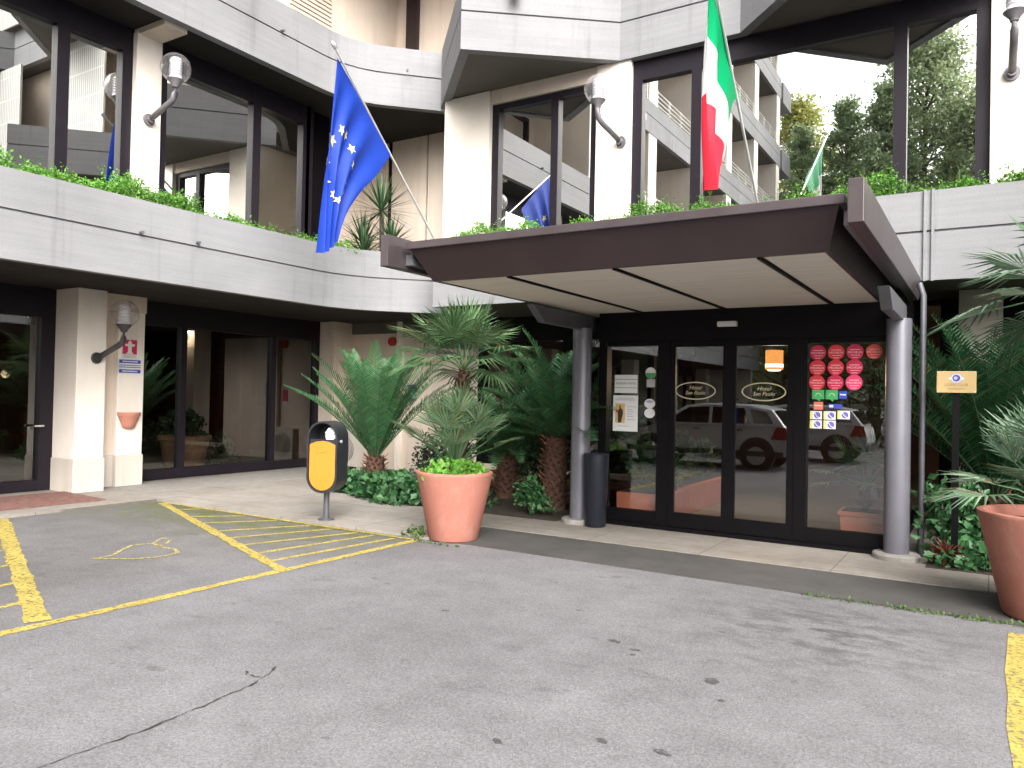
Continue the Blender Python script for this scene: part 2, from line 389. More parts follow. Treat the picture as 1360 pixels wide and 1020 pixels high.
# ---------------------------------------------------------------- mesh helpers
class MB:
    def __init__(self): self.v = []; self.f = []; self.uv = None
    def add(self, vs, fs):
        n = len(self.v); self.v += [tuple(p) for p in vs]; self.f += [tuple(i + n for i in q) for q in fs]; return self
    def box(self, x0, x1, y0, y1, z0, z1):
        return self.add([(x0,y0,z0),(x1,y0,z0),(x1,y1,z0),(x0,y1,z0),(x0,y0,z1),(x1,y0,z1),(x1,y1,z1),(x0,y1,z1)],
                        [(0,3,2,1),(4,5,6,7),(0,1,5,4),(1,2,6,5),(2,3,7,6),(3,0,4,7)])
    def obox(self, c, ax, ay, az):
        c = Vector(c); ax = Vector(ax); ay = Vector(ay); az = Vector(az)
        vs = [c + sx*ax + sy*ay + sz*az for sz in (-1, 1) for sx, sy in ((-1,-1),(1,-1),(1,1),(-1,1))]
        return self.add(vs, [(0,3,2,1),(4,5,6,7),(0,1,5,4),(1,2,6,5),(2,3,7,6),(3,0,4,7)])
    def quad(self, *p): return self.add(p, [tuple(range(len(p)))])
    def prism(self, poly, z0, z1):
        n = len(poly)
        vs = [(x, y, z0) for x, y in poly] + [(x, y, z1) for x, y in poly]
        fs = [tuple(range(n))[::-1], tuple(range(n, 2*n))] + [(i, (i+1) % n, n + (i+1) % n, n + i) for i in range(n)]
        return self.add(vs, fs)
    def extrude(self, pts, d):
        """polygon of 3-D points pushed along d"""
        n = len(pts); d = Vector(d)
        vs = [Vector(p) for p in pts] + [Vector(p) + d for p in pts]
        fs = [tuple(range(n))[::-1], tuple(range(n, 2*n))] + [(i, (i+1) % n, n + (i+1) % n, n + i) for i in range(n)]
        return self.add(vs, fs)
    def tube(self, pts, r, n=8, cap=True):
        pts = [Vector(p) for p in pts]; rs = r if isinstance(r, (list, tuple)) else [r] * len(pts)
        base = len(self.v); up = Vector((0, 0, 1))
        for i, p in enumerate(pts):
            t = (pts[min(i+1, len(pts)-1)] - pts[max(i-1, 0)]).normalized()
            a = t.cross(up)
            if a.length < 1e-3: a = t.cross(Vector((1, 0, 0)))
            a.normalize(); b = t.cross(a)
            for k in range(n):
                an = 2*PI*k/n
                self.v.append(tuple(p + rs[i]*(math.cos(an)*a + math.sin(an)*b)))
        for i in range(len(pts)-1):
            for k in range(n):
                k2 = (k+1) % n
                self.f.append((base+i*n+k, base+i*n+k2, base+(i+1)*n+k2, base+(i+1)*n+k))
        if cap:
            self.f.append(tuple(base+k for k in range(n))[::-1]); self.f.append(tuple(base+(len(pts)-1)*n+k for k in range(n)))
        return self
    def lathe(self, prof, c=(0, 0, 0), n=32, closed=False):
        base = len(self.v); m = len(prof)
        for r, z in prof:
            for k in range(n):
                a = 2*PI*k/n; self.v.append((c[0]+r*math.cos(a), c[1]+r*math.sin(a), c[2]+z))
        for i in range(m-1):
            for k in range(n):
                k2 = (k+1) % n
                self.f.append((base+i*n+k, base+i*n+k2, base+(i+1)*n+k2, base+(i+1)*n+k))
        self.f.append(tuple(base+k for k in range(n))[::-1]); self.f.append(tuple(base+(m-1)*n+k for k in range(n)))
        return self
    def disc(self, c, u, w, r, d, n=28, ry=None):
        c = Vector(c); u = Vector(u); w = Vector(w); ry = ry or r
        return self.extrude([c + r*math.cos(2*PI*k/n)*u + ry*math.sin(2*PI*k/n)*w for k in range(n)], d)
    def ribbon(self, pts, w, z, wj=0.0):
        """flat strip on the ground"""
        n = len(pts); vs = []
        for i, p in enumerate(pts):
            a = Vector(pts[max(0, i-1)]); b = Vector(pts[min(n-1, i+1)]); t = (b - a).normalized()
            q = Vector((-t.y, t.x)); ww = w * 0.5 * (1 + wj * random.uniform(-1, 1))
            vs += [(p[0]+q.x*ww, p[1]+q.y*ww, z), (p[0]-q.x*ww, p[1]-q.y*ww, z)]
        return self.add(vs, [(2*i+1, 2*i+3, 2*i+2, 2*i) for i in range(n-1)])
    def sweep(self, path, prof, closed_ends=True):
        """path: list of xy (outside on the right-hand side of travel); prof: list of (outward offset, z), closed loop"""
        n = len(path); m = len(prof); base = len(self.v); P = [Vector(p) for p in path]
        for i in range(n):
            d0 = (P[i] - P[i-1]).normalized() if i > 0 else (P[1] - P[0]).normalized()
            d1 = (P[i+1] - P[i]).normalized() if i < n-1 else d0
            n0 = Vector((d0.y, -d0.x)); n1 = Vector((d1.y, -d1.x)); q = (n0 + n1).normalized()
            q = q / max(0.3, q.dot(n0))
            for o, z in prof: self.v.append((P[i].x + q.x*o, P[i].y + q.y*o, z))
        for i in range(n-1):
            for k in range(m):
                k2 = (k+1) % m
                self.f.append((base+i*m+k, base+(i+1)*m+k, base+(i+1)*m+k2, base+i*m+k2))
        self.f.append(tuple(base+k for k in range(m))); self.f.append(tuple(base+(n-1)*m+k for k in range(m))[::-1])
        return self
    def build(self, name, mat, parent=None, smooth=False, bevel=0, recalc=True, local=False):
        off = Vector((0, 0, 0))
        if parent is not None and not local:
            o = parent
            while o is not None: off += o.location; o = o.parent
        me = bpy.data.meshes.new(name)
        me.from_pydata([(x-off.x, y-off.y, z-off.z) for x, y, z in self.v], [], self.f)
        if recalc and len(self.f) < 20000:
            bm = bmesh.new(); bm.from_mesh(me); bmesh.ops.recalc_face_normals(bm, faces=bm.faces); bm.to_mesh(me); bm.free()
        me.materials.append(mat)
        o = bpy.data.objects.new(name, me); COL.objects.link(o)
        if parent is not None: o.parent = parent
        if smooth:
            for p in me.polygons: p.use_smooth = True
            if smooth != 'all': me.set_sharp_from_angle(angle=R(38))
        if bevel:
            b = o.modifiers.new('edge', 'BEVEL'); b.width = bevel; b.segments = 2; b.limit_method = 'ANGLE'; b.angle_limit = R(40)
        return o

def thing(name, label, cat, loc=(0, 0, 0), group=None):
    o = bpy.data.objects.new(name, None); COL.objects.link(o); o.location = loc; o.empty_display_size = 0.2
    o['label'] = label; o['category'] = cat
    if group: o['group'] = group
    return o

def tag(o, label, cat=None, group=None, kind=None):
    o['label'] = label
    if cat: o['category'] = cat
    if group: o['group'] = group
    if kind: o['kind'] = kind
    return o

def structure(o): o['kind'] = 'structure'; return o

def copy_tree(o, parent=None):
    c = o.copy(); COL.objects.link(c); c.parent = parent
    for ch in [x for x in bpy.data.objects if x.parent == o]: copy_tree(ch, c)
    return c

def text(name, body, mat, parent, loc, rot, size, align='CENTER', ext=0.0006, sx=1.0, shear=0.0):
    cu = bpy.data.curves.new(name, 'FONT'); cu.body = body; cu.size = size; cu.align_x = align; cu.align_y = 'CENTER'; cu.extrude = ext
    cu.resolution_u = 2; cu.shear = shear
    tmp = bpy.data.objects.new(name, cu); me = bpy.data.meshes.new_from_object(tmp); bpy.data.objects.remove(tmp); me.name = name
    me.materials.clear(); me.materials.append(mat)
    o = bpy.data.objects.new(name, me); COL.objects.link(o)
    off = Vector((0, 0, 0)); q = parent
    while q is not None: off += q.location; q = q.parent
    o.parent = parent; o.location = Vector(loc) - off; o.rotation_euler = rot; o.scale = (sx, 1, 1)
    return o
FACE_S = (PI/2, 0, 0)        # lettering facing -Y
FACE_E = (PI/2, 0, PI/2)     # lettering facing +X

# ---------------------------------------------------------------- ground
structure(MB().quad((-160,-160,0),(160,-160,0),(160,160,0),(-160,160,0)).build('asphalt_road', M['asphalt']))
PV = 0.030
structure(MB().prism([(-12.4,-21),(-10.12,-21),(-10.0,6.62),(-5.2,6.70),(-5.15,7.66),(9,7.70),(9,12.6),(-12.4,12.6)], -0.05, PV).build('pavement', M['pave']))
structure(MB().add([(-5.12,6.74,0.006),(9,6.74,0.006),(9,7.66,0.028),(-5.12,7.64,0.028),(-5.12,6.74,-.05),(9,6.74,-.05),(9,7.66,-.05),(-5.12,7.64,-.05)],
        [(0,1,2,3),(0,4,5,1),(3,7,4,0),(1,5,6,2)]).build('entrance_ramp', M['strip']))
structure(MB().prism([(-9.3,8.95),(-7.1,8.45),(-4.62,8.52),(-4.62,11.95),(-9.3,11.95)], 0.0, PV+0.006).build('planting_bed_ground', M['soil']))
structure(MB().prism([(-0.52,8.42),(5,8.42),(5,11.95),(-0.52,11.95)], 0.0, PV+0.006).build('planting_bed_ground', M['soil']))
# dark slab apron before the windows of the left wing
structure(MB().prism([(-11.75,6.9),(-10.75,6.75),(-10.4,10.9),(-11.95,11.9)], PV-0.01, PV+0.004).build('pavement_apron', M['stone']))

# painted lines
b = MB()
ZL = [0.004]
ln = lambda p, q, w, n=70: b.ribbon([(p[0]+(q[0]-p[0])*i/n+random.uniform(-.004,.004), p[1]+(q[1]-p[1])*i/n+random.uniform(-.004,.004)) for i in range(n+1)], w, ZL[0], 0.18)
ln((-5.40,1.2),(-5.29,6.60),0.10); ZL[0] = 0.006
ln((-9.76,6.55),(-5.36,4.78),0.11)
ln((-9.97,4.60),(-5.45,2.76),0.145)
ln((-11.2,4.2),(-9.97,4.60),0.09)
ZL[0] = 0.008; ln((-9.76,6.58),(-5.27,6.60),0.06); ZL[0] = 0.0025
structure(b.build('parking_bay_line', M['yline'], recalc=False))
b = MB()
for p, q in [((-9.1,6.30),(-8.93,6.55)),((-8.51,6.05),(-8.01,6.55)),((-8.0,5.84),(-7.45,6.55)),((-7.41,5.62),(-6.87,6.55)),((-6.98,5.42),(-6.5,6.55)),((-6.55,5.25),(-6.12,6.55)),((-6.1,5.07),(-5.86,6.55)),((-5.72,4.93),(-5.56,6.55))]:
    ln(p, q, 0.062, 24)
for p, q in [((-9.6,4.42),(-9.3,2.7)),((-8.8,4.10),(-8.5,2.5)),((-8.1,3.80),(-7.8,2.3)),((-7.4,3.53),(-7.1,2.1)),((-6.7,3.25),(-6.4,1.9)),((-6.05,2.98),(-5.85,1.8))]:
    ln(p, q, 0.062, 24)
structure(b.build('hatched_bay_marking', M['yline'], recalc=False))
b = MB()
b.ribbon([(-7.05,4.10),(-7.06,4.24),(-7.25,4.45),(-7.36,4.62),(-7.30,4.81),(-7.42,4.95),(-7.48,5.03),(-7.36,5.06)], 0.035, 0.004, 0.2)
b.ribbon([(-7.30,4.81),(-7.09,4.74),(-6.86,4.76),(-6.70,4.68),(-6.66,4.55),(-6.68,4.42),(-6.76,4.28),(-6.92,4.16),(-7.09,4.04)], 0.035, 0.004, 0.2)
b.ribbon([(-7.10,4.71),(-7.20,4.90),(-7.30,5.0)], 0.03, 0.004, 0.2)
structure(b.build('faded_wheelchair_marking', M['yline_thin'], recalc=False))
ZL[0] = 0.004; b = MB(); ln((0.19,6.50),(0.10,-3.0),0.17,20)
structure(b.build('parking_bay_line', M['yline'], recalc=False))
def jag(pts, n, amp):
    o = []
    for i in range(len(pts)-1):
        for k in range(n):
            t = k/n; o.append((pts[i][0]+(pts[i+1][0]-pts[i][0])*t+random.uniform(-amp,amp), pts[i][1]+(pts[i+1][1]-pts[i][1])*t+random.uniform(-amp,amp)))
    return o + [pts[-1]]
b = MB()
b.ribbon(jag([(-3.4,0.9),(-3.36,1.75),(-3.34,2.21),(-3.36,2.55),(-3.38,2.81),(-3.44,3.0),(-3.5,3.1)], 9, 0.012), 0.012, 0.0035, 0.9)
b.ribbon(jag([(-3.42,2.93),(-3.52,2.92),(-3.58,2.95)], 4, 0.01), 0.011, 0.0037, 0.8)
structure(b.build('asphalt_crack', M['crack'], recalc=False))
structure(MB().prism([(-11.9,4.5),(-10.55,4.75),(-10.4,6.15),(-11.55,6.2)], PV-0.01, PV+0.012).build('entrance_mat', M['mat_red'])) if False else None
tag(MB().prism([(-11.7,3.2),(-10.45,3.2),(-10.40,6.12),(-11.62,6.2)], PV+0.001, PV+0.014).build('doormat', M['mat_red']), 'worn brick red doormat on the pavement before the far left glass door', 'doormat')

M['oil'] = paint_mat('oil_spot', (0.075, 0.073, 0.076), 0.47)
rng = random.Random(17); ob = MB()
for x, y, r in [(-1.52,3.3,0.03),(-1.24,3.35,0.036),(-1.33,4.35,0.05),(-2.08,4.68,0.04),(-1.92,3.02,0.028),(-1.88,4.5,0.022),(-1.55,5.3,0.02),(-1.9,4.6,.03),(-2.6,5.2,.025),(-1.2,4.1,.02),(-3.4,4.6,.03)]:
    k = 18; r *= .8; ph = [rng.uniform(0,6.28) for _ in range(3)]
    ob.add([(x+r*1.3*(1+.22*math.sin(2*2*PI*i/k+ph[0])+.15*math.sin(5*2*PI*i/k+ph[1]))*math.cos(2*PI*i/k), y+r*(1+.22*math.sin(2*2*PI*i/k+ph[0])+.15*math.sin(5*2*PI*i/k+ph[1]))*math.sin(2*PI*i/k), 0.003) for i in range(k)], [tuple(range(k))])
structure(ob.build('oil_spots', M['oil'], recalc=False))
# ---------------------------------------------------------------- hotel building
H = thing('hotel_building', 'beige and grey concrete hotel with angular balcony bands above a dark glazed ground floor', 'building', (-10, 11, 0))
def part(mb, name, mat, **kw): return mb.build(name, mat, H, **kw)

def arc(c, r, a0, a1, n): return [(c[0]+r*math.cos(R(a0+(a1-a0)*i/n)), c[1]+r*math.sin(R(a0+(a1-a0)*i/n))) for i in range(n+1)]
# plan of the left wing's band: along x = -9.5, bending 45 degrees into the corner  (outside lies on the right of travel when walking +Y)
cv = arc((-7.8, 9.05), 1.7, 180, 135, 7)
left_path = [(-9.5, -20)] + cv + [(-8.22, 11.03)]
left_up = [(-9.5, -20)] + arc((-8.0, 9.1), 1.5, 180, 135, 7) + [(-8.17, 11.05)]
ent_low = [(-7.83, 11.2), (-7.83, 10.05), (5.5, 10.05), (8.5, 7.05), (8.5, 3.2)]
ent_up = [(-8.30, 10.76), (-6.62, 9.02), (-4.76, 10.5), (-2.97, 10.5), (-1.36, 8.85), (0.25, 10.5), (2.0, 10.5), (3.6, 8.85), (5.2, 10.3), (8.5, 7.0), (8.5, 4.0)]
def band_prof(z0, z1, zg):
    return [(0, z0), (0, zg-0.013), (-0.03, zg-0.008), (-0.03, zg+0.008), (0, zg+0.013), (0, z1), (-0.14, z1), (-0.14, z0)]
def band(path, z0, z1, zg): return part(MB().sweep(path, band_prof(z0, z1, zg)), 'concrete_band', M['concrete'])
LZ = (3.03, 4.07, 3.60); UZ = (6.64, 7.68, 7.21)
band(left_path, *LZ); band(ent_low, *LZ)
band(left_up, *UZ); band(ent_up, *UZ)
for k in (1, 2, 3):
    dz = 3.6 * k
    band(left_up, UZ[0]+dz, UZ[1]+dz, UZ[2]+dz)
    if k < 3: band(ent_up, UZ[0]+dz, UZ[1]+dz, UZ[2]+dz)
# copings: a thin lighter drip edge along lower rims
# floor slabs (their undersides are the soffits)
def inner(path, o): 
    return path
M['soffit_dark'] = simple('near_black_soffit', (0.030, 0.026, 0.023), 0.9, var=0.3, scale=1.5, spec=0.2)  # near-black undersides for the two lowest slabs of the left wing
def slab(poly, z0, z1, m='soffit'): return part(MB().prism(poly, z0, z1), 'floor_slab', M[m])
def inset(path, o):
    P = [Vector(p) for p in path]; out = []
    for i in range(len(P)):
        d0 = (P[i]-P[i-1]).normalized() if i else (P[1]-P[0]).normalized()
        d1 = (P[i+1]-P[i]).normalized() if i < len(P)-1 else d0
        n0 = Vector((d0.y,-d0.x)); n1 = Vector((d1.y,-d1.x)); q = (n0+n1).normalized(); q = q/max(.3,q.dot(n0))
        out.append((P[i].x-q.x*o, P[i].y-q.y*o))
    return out
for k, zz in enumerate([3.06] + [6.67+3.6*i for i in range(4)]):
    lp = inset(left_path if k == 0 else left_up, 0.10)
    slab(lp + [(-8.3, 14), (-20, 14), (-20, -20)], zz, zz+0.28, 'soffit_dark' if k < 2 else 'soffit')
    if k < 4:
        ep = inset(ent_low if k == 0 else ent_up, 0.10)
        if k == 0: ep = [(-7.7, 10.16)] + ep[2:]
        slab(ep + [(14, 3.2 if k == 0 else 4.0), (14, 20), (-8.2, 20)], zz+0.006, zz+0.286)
# planter troughs of soil inside the lower band
part(MB().prism([(-10.45,-20),(-9.68,-20),(-9.68,9.1),(-9.55,9.6),(-10.0,10.1),(-10.45,9.6)], 3.4, 3.97), 'planter_soil', M['soil'])
part(MB().box(-7.68,5.2,10.20,10.48,3.4,3.95), 'planter_soil', M['soil'])
# drain nubs along the grooves, and a rain spout
for (x, y, z) in [(-9.5,5.95,3.64),(-9.5,6.80,3.66),(-9.5,8.2,7.24),(-9.5,5.0,7.24)]:
    part(MB().tube([(x-0.02,y,z),(x+0.07,y,z-0.01)],0.022,8), 'drain_nub', M['bracket'])
part(MB().tube([(-8.72,10.33,7.24),(-8.67,10.28,7.23)],0.022,8), 'drain_nub', M['bracket'])
part(MB().box(-5.98,-5.86,9.32,9.44,7.40,8.2), 'rain_spout', M['white'])
part(MB().box(-0.68,-0.65,10.02,10.06,3.02,4.08).box(-0.60,-0.57,10.02,10.06,3.02,4.08), 'band_joint', M['concrete'])
part(MB().box(-9.52,-9.49,2.1,2.14,3.05,4.05), 'band_joint', M['concrete'])

# ---- ground floor, left wing: glass at x = -12.1
XG = -12.1
def win_x(name, x, y0, y1, z0, z1, mull, glass, fm, fw=0.09, head=0.3, sill=0.12, dep=0.07, yo=0.0):
    """glazed screen facing +X"""
    b = MB()
    b.box(x-dep, x+dep, y0, y1, z1-head, z1); b.box(x-dep, x+dep, y0, y1, z0, z0+sill)
    for y in [y0+fw/2, y1-fw/2] + list(mull): b.box(x-dep+.003, x+dep+.003, y-fw/2, y+fw/2, z0+.004, z1-.004)
    f = part(b, name, fm)
    MB().quad((x,y0,z0),(x,y1,z0),(x,y1,z1),(x,y0,z1)).build('glass_pane', glass, f, recalc=False)
    return f
def win_y(name, y, x0, x1, z0, z1, mull, glass, fm, fw=0.15, head=0.3, sill=0.12, dep=0.07):
    b = MB()
    b.box(x0, x1, y-dep, y+dep, z1-head, z1); b.box(x0, x1, y-dep, y+dep, z0, z0+sill)
    for x in [x0+fw/2, x1-fw/2] + list(mull): b.box(x-fw/2, x+fw/2, y-dep-.003, y+dep-.003, z0+.004, z1-.004)
    f = part(b, name, fm)
    MB().quad((x0,y,z0),(x1,y,z0),(x1,y,z1),(x0,y,z1)).build('glass_pane', glass, f, recalc=False)
    return f
win_x('window', XG, 7.46, 11.62, PV+0.02, 3.06, [8.42, 10.42], M['shop_glass'], M['mullion'], 0.11, 0.40, 0.16)
dr = part(MB().box(XG-.07,XG+.07,4.0,6.24,2.62,3.06).box(XG-.07,XG+.07,4.0,6.24,PV,0.19).box(XG-.073,XG+.073,6.02,6.24,PV+.004,3.055).box(XG-.073,XG+.073,4.0,4.2,PV+.004,3.055), 'glass_door', M['mullion'])
MB().quad((XG,4,PV),(XG,6.2,PV),(XG,6.2,3.05),(XG,4,3.05)).build('glass_pane', M['shop_glass'], dr, recalc=False)
MB().tube([(XG+.08,6.06,1.0),(XG+.13,6.06,1.0),(XG+.14,5.93,1.0)],0.014).build('door_handle', M['pole'], dr, smooth=True)
# piers of the left wing
def pier(x0, x1, y0, y1, z0, z1, mat='plaster_pale'): return part(MB().box(x0,x1,y0,y1,z0,z1), 'pier', M[mat], bevel=0.01)
pier(-12.3,-11.42,6.22,6.66,0.52,3.06); part(MB().box(-12.3,-11.405,6.205,6.675,PV-.02,0.52), 'pier_plinth', M['plinth'], bevel=0.008)
pier(-12.3,-11.80,6.66,7.02,0.52,2.80,'plaster'); part(MB().box(-12.3,-11.785,6.675,7.02,PV-.02,0.52), 'pier_plinth', M['plinth'])
pier(-12.3,-11.70,7.02,7.46,0.52,2.80); part(MB().box(-12.3,-11.685,7.02,7.475,PV-.02,0.52), 'pier_plinth', M['plinth'], bevel=0.008)
part(MB().box(-12.4,-11.66,6.66,7.455,2.80,3.06), 'beam', M['plaster'])
for y in (3.5, -0.9, -5.3, -9.7, -14.1, -18.5):
    pier(-12.3,-11.5,y-0.25,y+0.25,PV,3.06)
    if y > -18: win_x('window', XG, y-4.15, y-0.25, PV+0.02, 3.06, [y-1.55, y-2.85], M['shop_glass'], M['mullion'], 0.11, 0.40, 0.16)
# corner walls, ground floor
part(MB().box(-12.3,-11.62,11.62,12.6,PV-.02,3.06), 'pier', M['plaster'])
part(MB().box(-11.62,-10.35,12.2,12.4,PV-.02,3.06), 'wall', M['plaster'])
part(MB().box(-10.33,-10.22,12.1,12.4,PV-.02,3.06), 'downpipe_chase', M['plaster_pale'])
part(MB().box(-10.22,-8.35,12.2,12.4,PV-.02,3.06), 'wall', M['plaster'])
part(MB().box(-11.62,-8.35,12.15,12.2,2.83,3.06), 'beam', M['soffit'])
win_y('window', 12.25, -8.35, -4.6, 0.30, 3.06, [-7.4,-6.45,-5.5], M['shop_glass'], M['black'], 0.14, 0.45, 0.14)
part(MB().box(-8.35,-4.6,12.0,12.3,PV-.02,0.22), 'kerb_wall', M['bed_kerb']); part(MB().box(-8.4,-4.55,11.95,12.18,0.22,0.30), 'window_sill', M['plaster'])
win_y('window', 12.25, -0.6, 5.5, 0.30, 3.06, [0.8,2.2,3.6], M['shop_glass'], M['black'], 0.14, 0.45, 0.14)
part(MB().box(-0.6,5.5,12.0,12.3,PV-.02,0.30), 'kerb_wall', M['bed_kerb'])
pier(-0.36,0.12,11.3,11.8,PV,3.06,'plinth')
# interiors seen through the glass
part(MB().box(-19.2,-19.0,-8,13.8,PV,3.05), 'interior_wall', M['dark_room'])
part(MB().box(-19.0,-12.4,13.6,13.8,PV,3.05), 'interior_wall', M['red_room'])
part(MB().box(-16.8,-15.2,12.2,12.5,PV,3.05), 'interior_wall', M['red_room'])
part(MB().box(-14.5,-14.1,10.1,10.5,PV,3.05), 'interior_column', M['plaster'])
part(MB().box(-16.6,-16.1,8.2,8.7,PV,3.05), 'interior_column', M['plaster'])
part(MB().box(-19.2,-12.2,-8,13.8,PV-.03,PV+.01), 'interior_floor', M['room_floor'])
part(MB().box(-19.1,-12.2,-8,13.7,3.0,3.05), 'interior_ceiling', M['room_ceiling'])
part(MB().box(-8.3,6,18.0,18.2,PV,3.05), 'interior_wall', M['dark_room'])
part(MB().box(-8.5,-8.3,12.6,18,PV,3.05), 'interior_wall', M['dark_room'])
part(MB().box(5.8,6,12.6,18,PV,3.05), 'interior_wall', M['dark_room'])
part(MB().box(-8.3,5.8,12.62,18,PV-.03,PV+.01), 'interior_floor', M['room_floor'])
part(MB().box(-8.3,5.8,12.4,18,3.0,3.05), 'interior_ceiling', M['room_ceiling'])

# ---- first floor
win_x('window', -10.42, 3.0, 6.31, 3.97, 6.66, [5.35], M['mirror_glass'], M['mullion'], 0.16, 0.34, 0.10)
win_x('window', -10.42, 6.68, 9.72, 3.97, 6.66, [8.48, 9.56], M['mirror_glass'], M['mullion'], 0.16, 0.34, 0.10)
pier(-10.9,-10.25,6.30,6.69,3.5,6.62)
part(MB().box(-10.9,-9.66,6.32,6.67,6.59,6.67), 'beam', M['plaster'])
for y in (2.75, -1.6, -5.9, -10.2, -14.5, -18.8):
    pier(-10.9,-10.25,y-0.25,y+0.25,3.5,6.66)
    if y > -18: win_x('window', -10.42, y-4.05, y-0.25, 3.97, 6.66, [y-1.5,y-2.8], M['mirror_glass'], M['mullion'], 0.16, 0.22, 0.10)
# recess in the corner
part(MB().box(-11.0,-10.45,9.72,10.2,3.3,6.66), 'frame_post', M['black'])  # not a post: black block painting the shade inside the recess
part(MB().box(-11.3,-11.0,10.2,11.9,3.3,6.66), 'wall', M['plaster'])
part(MB().box(-11.3,-10.42,11.8,12.0,3.3,6.66), 'wall', M['plaster'])
part(MB().box(-10.42,-10.30,11.84,12.0,3.3,6.66), 'frame_post', M['black'])
part(MB().box(-10.30,-9.42,11.8,12.0,3.3,6.66), 'wall', M['plaster'])
part(MB().box(-9.42,-9.38,11.84,12.0,3.3,6.66), 'frame_post', M['black'])
part(MB().box(-9.38,-7.9,11.8,12.0,3.3,6.66), 'wall', M['plaster'])
# entrance side piers and glazing, glass at y = 10.72
YG = 10.72
part(MB().prism([(-8.05,10.55),(-7.12,10.55),(-7.12,12.0),(-8.05,12.0)],3.3,6.66), 'pier', M['plaster_pale'], bevel=0.01)
pier(-5.16,-4.60,10.55,11.2,3.3,6.66)
pier(-0.04,0.75,10.55,11.2,3.3,6.66)
part(MB().box(-7.12,-5.16,10.60,10.95,6.44,6.67), 'beam', M['plaster'])
win_y('window', YG, -7.12, -5.16, 3.97, 6.44, [-5.93], M['mirror_glass'], M['mullion'], 0.13, 0.10, 0.10)
win_y('window', YG, -4.60, -0.04, 3.97, 6.64, [-3.62,-1.0], M['mirror_glass'], M['mullion'], 0.15, 0.30, 0.10)
win_y('window', YG, 0.75, 4.6, 3.97, 6.64, [2.0,3.3], M['mirror_glass'], M['mullion'], 0.15, 0.24, 0.10)
pier(4.6,5.3,10.55,11.2,3.3,6.66)
# blind backs behind the reflective glass
part(MB().box(-14,-13.8,-20,12,3.4,21), 'interior_wall', M['dark_room'])
part(MB().box(-8,14,13.5,13.7,3.4,17.5), 'interior_wall', M['dark_room'])

# ---- upper floors of the left wing (seen in the glass of the entrance side)
for k in range(4):
    z = 6.95 + 3.6*k; zt = z + 3.3
    part(MB().box(-11.5,-11.3,-20,9.0,z,zt), 'wall', M['plaster'])
    for j, y in enumerate((-19.5,-15.2,-10.9,-6.6,-2.3,2.0)):
        part(MB().box(-11.3,-9.52,y-0.35,y+0.35,z+0.004,zt-.004), 'fin_wall', M['plaster_pale'])
        win_x('window', -11.28, y+0.8, y+3.4, z+0.1, z+2.5, [y+2.1], M['mirror_glass'], M['mullion'], 0.1, 0.1, 0.1)
    for y in (-19.5,-15.2,-10.9,-6.6,-2.3):
        b = MB()
        for q in range(4): b.tube([(-9.58,y+0.45,7.82+3.6*k+0.15*q),(-9.58,y+3.85,7.82+3.6*k+0.15*q)],0.018,6)
        for q in range(4): b.box(-9.61,-9.55,y+0.45+q*1.13-.02,y+0.45+q*1.13+.02,7.66+3.6*k,8.30+3.6*k)
        part(b, 'balcony_railing', M['white_paint'])
part(MB().box(-20,-9.9,-20.4,-20.1,0,21), 'wall', M['plaster_pale'])
for k in range(4):     # short end balconies on the gable
    z = 6.64+3.6*k
    part(MB().box(-11.6,-9.5,-22.3,-20.4,z,z+1.04), 'concrete_band', M['concrete'])
    b = MB()
    for q in range(4): b.tube([(-9.56,-22.2,z+1.14+0.15*q),(-9.56,-20.5,z+1.14+0.15*q)],0.018,6)
    part(b, 'balcony_railing', M['white_paint'])
part(MB().box(-20,-9.6,-20.2,9,21.0,21.5), 'roof_parapet', M['concrete'])
# second-floor wall right behind the corner of the left wing
part(MB().box(-11.3,-10.6,8.9,9.0,6.95,10.2), 'wall', M['plaster'])
part(MB().box(-10.75,-10.6,9.0,12.2,6.95,10.2), 'wall', M['plaster'])
part(MB().box(-10.6,-8.3,12.2,12.4,6.95,10.2), 'wall', M['plaster'])
b = MB()
for i in range(40): b.box(-10.60,-10.55,9.3,10.3,7.0+i*0.08,7.05+i*0.08)
part(b, 'louvre_shutter', M['louvre'])
part(MB().box(-10.28,-10.0,12.1,12.2,6.95,10.2), 'frame_post', M['brown'])
# upper floors of the entrance side and of the wing to the right (seen in the glass)
for k in range(3):
    z = 6.95+3.6*k; zt = z+3.3
    part(MB().box(-8.2,6.4,11.0,11.2,z,zt), 'wall', M['plaster'])
    for x in (-7.6,-4.9,-3.1,4.9): part(MB().box(x-0.18,x+0.18,10.55,11.0,z,zt), 'fin_wall', M['plaster_pale'])
    part(MB().box(9.3,9.5,4.0,9.0,z,zt), 'wall', M['plaster'])
    part(MB().box(9.5,14,4.0,4.2,z,zt), 'wall', M['plaster'])
    for x0, x1 in ((-2.75,-0.55),(1.2,4.6)):
        part(MB().box(x0,x1,10.30,10.35,z+0.75,zt-.08), 'grille_screen', M['screen'])
    part(MB().extrude([(5.5,9.85,z+.75),(8.0,7.35,z+.75),(8.0,7.35,zt-.08),(5.5,9.85,zt-.08)],(.05,.05,0)), 'grille_screen', M['screen'])
    b = MB()
    for q in range(4): b.tube([(-0.5,10.40,7.80+3.6*k+0.15*q),(1.15,10.40,7.80+3.6*k+0.15*q)],0.018,6)
    for x in (-0.5,0.3,1.15): b.box(x-.02,x+.02,10.38,10.42,7.66+3.6*k,8.28+3.6*k)
    part(b, 'balcony_railing', M['white_paint'])
part(MB().box(9.3,9.5,3.2,10.5,PV,4.0), 'wall', M['plaster_pale'])
part(MB().box(9.3,9.5,4,10.5,4.0,6.66), 'wall', M['plaster_pale'])
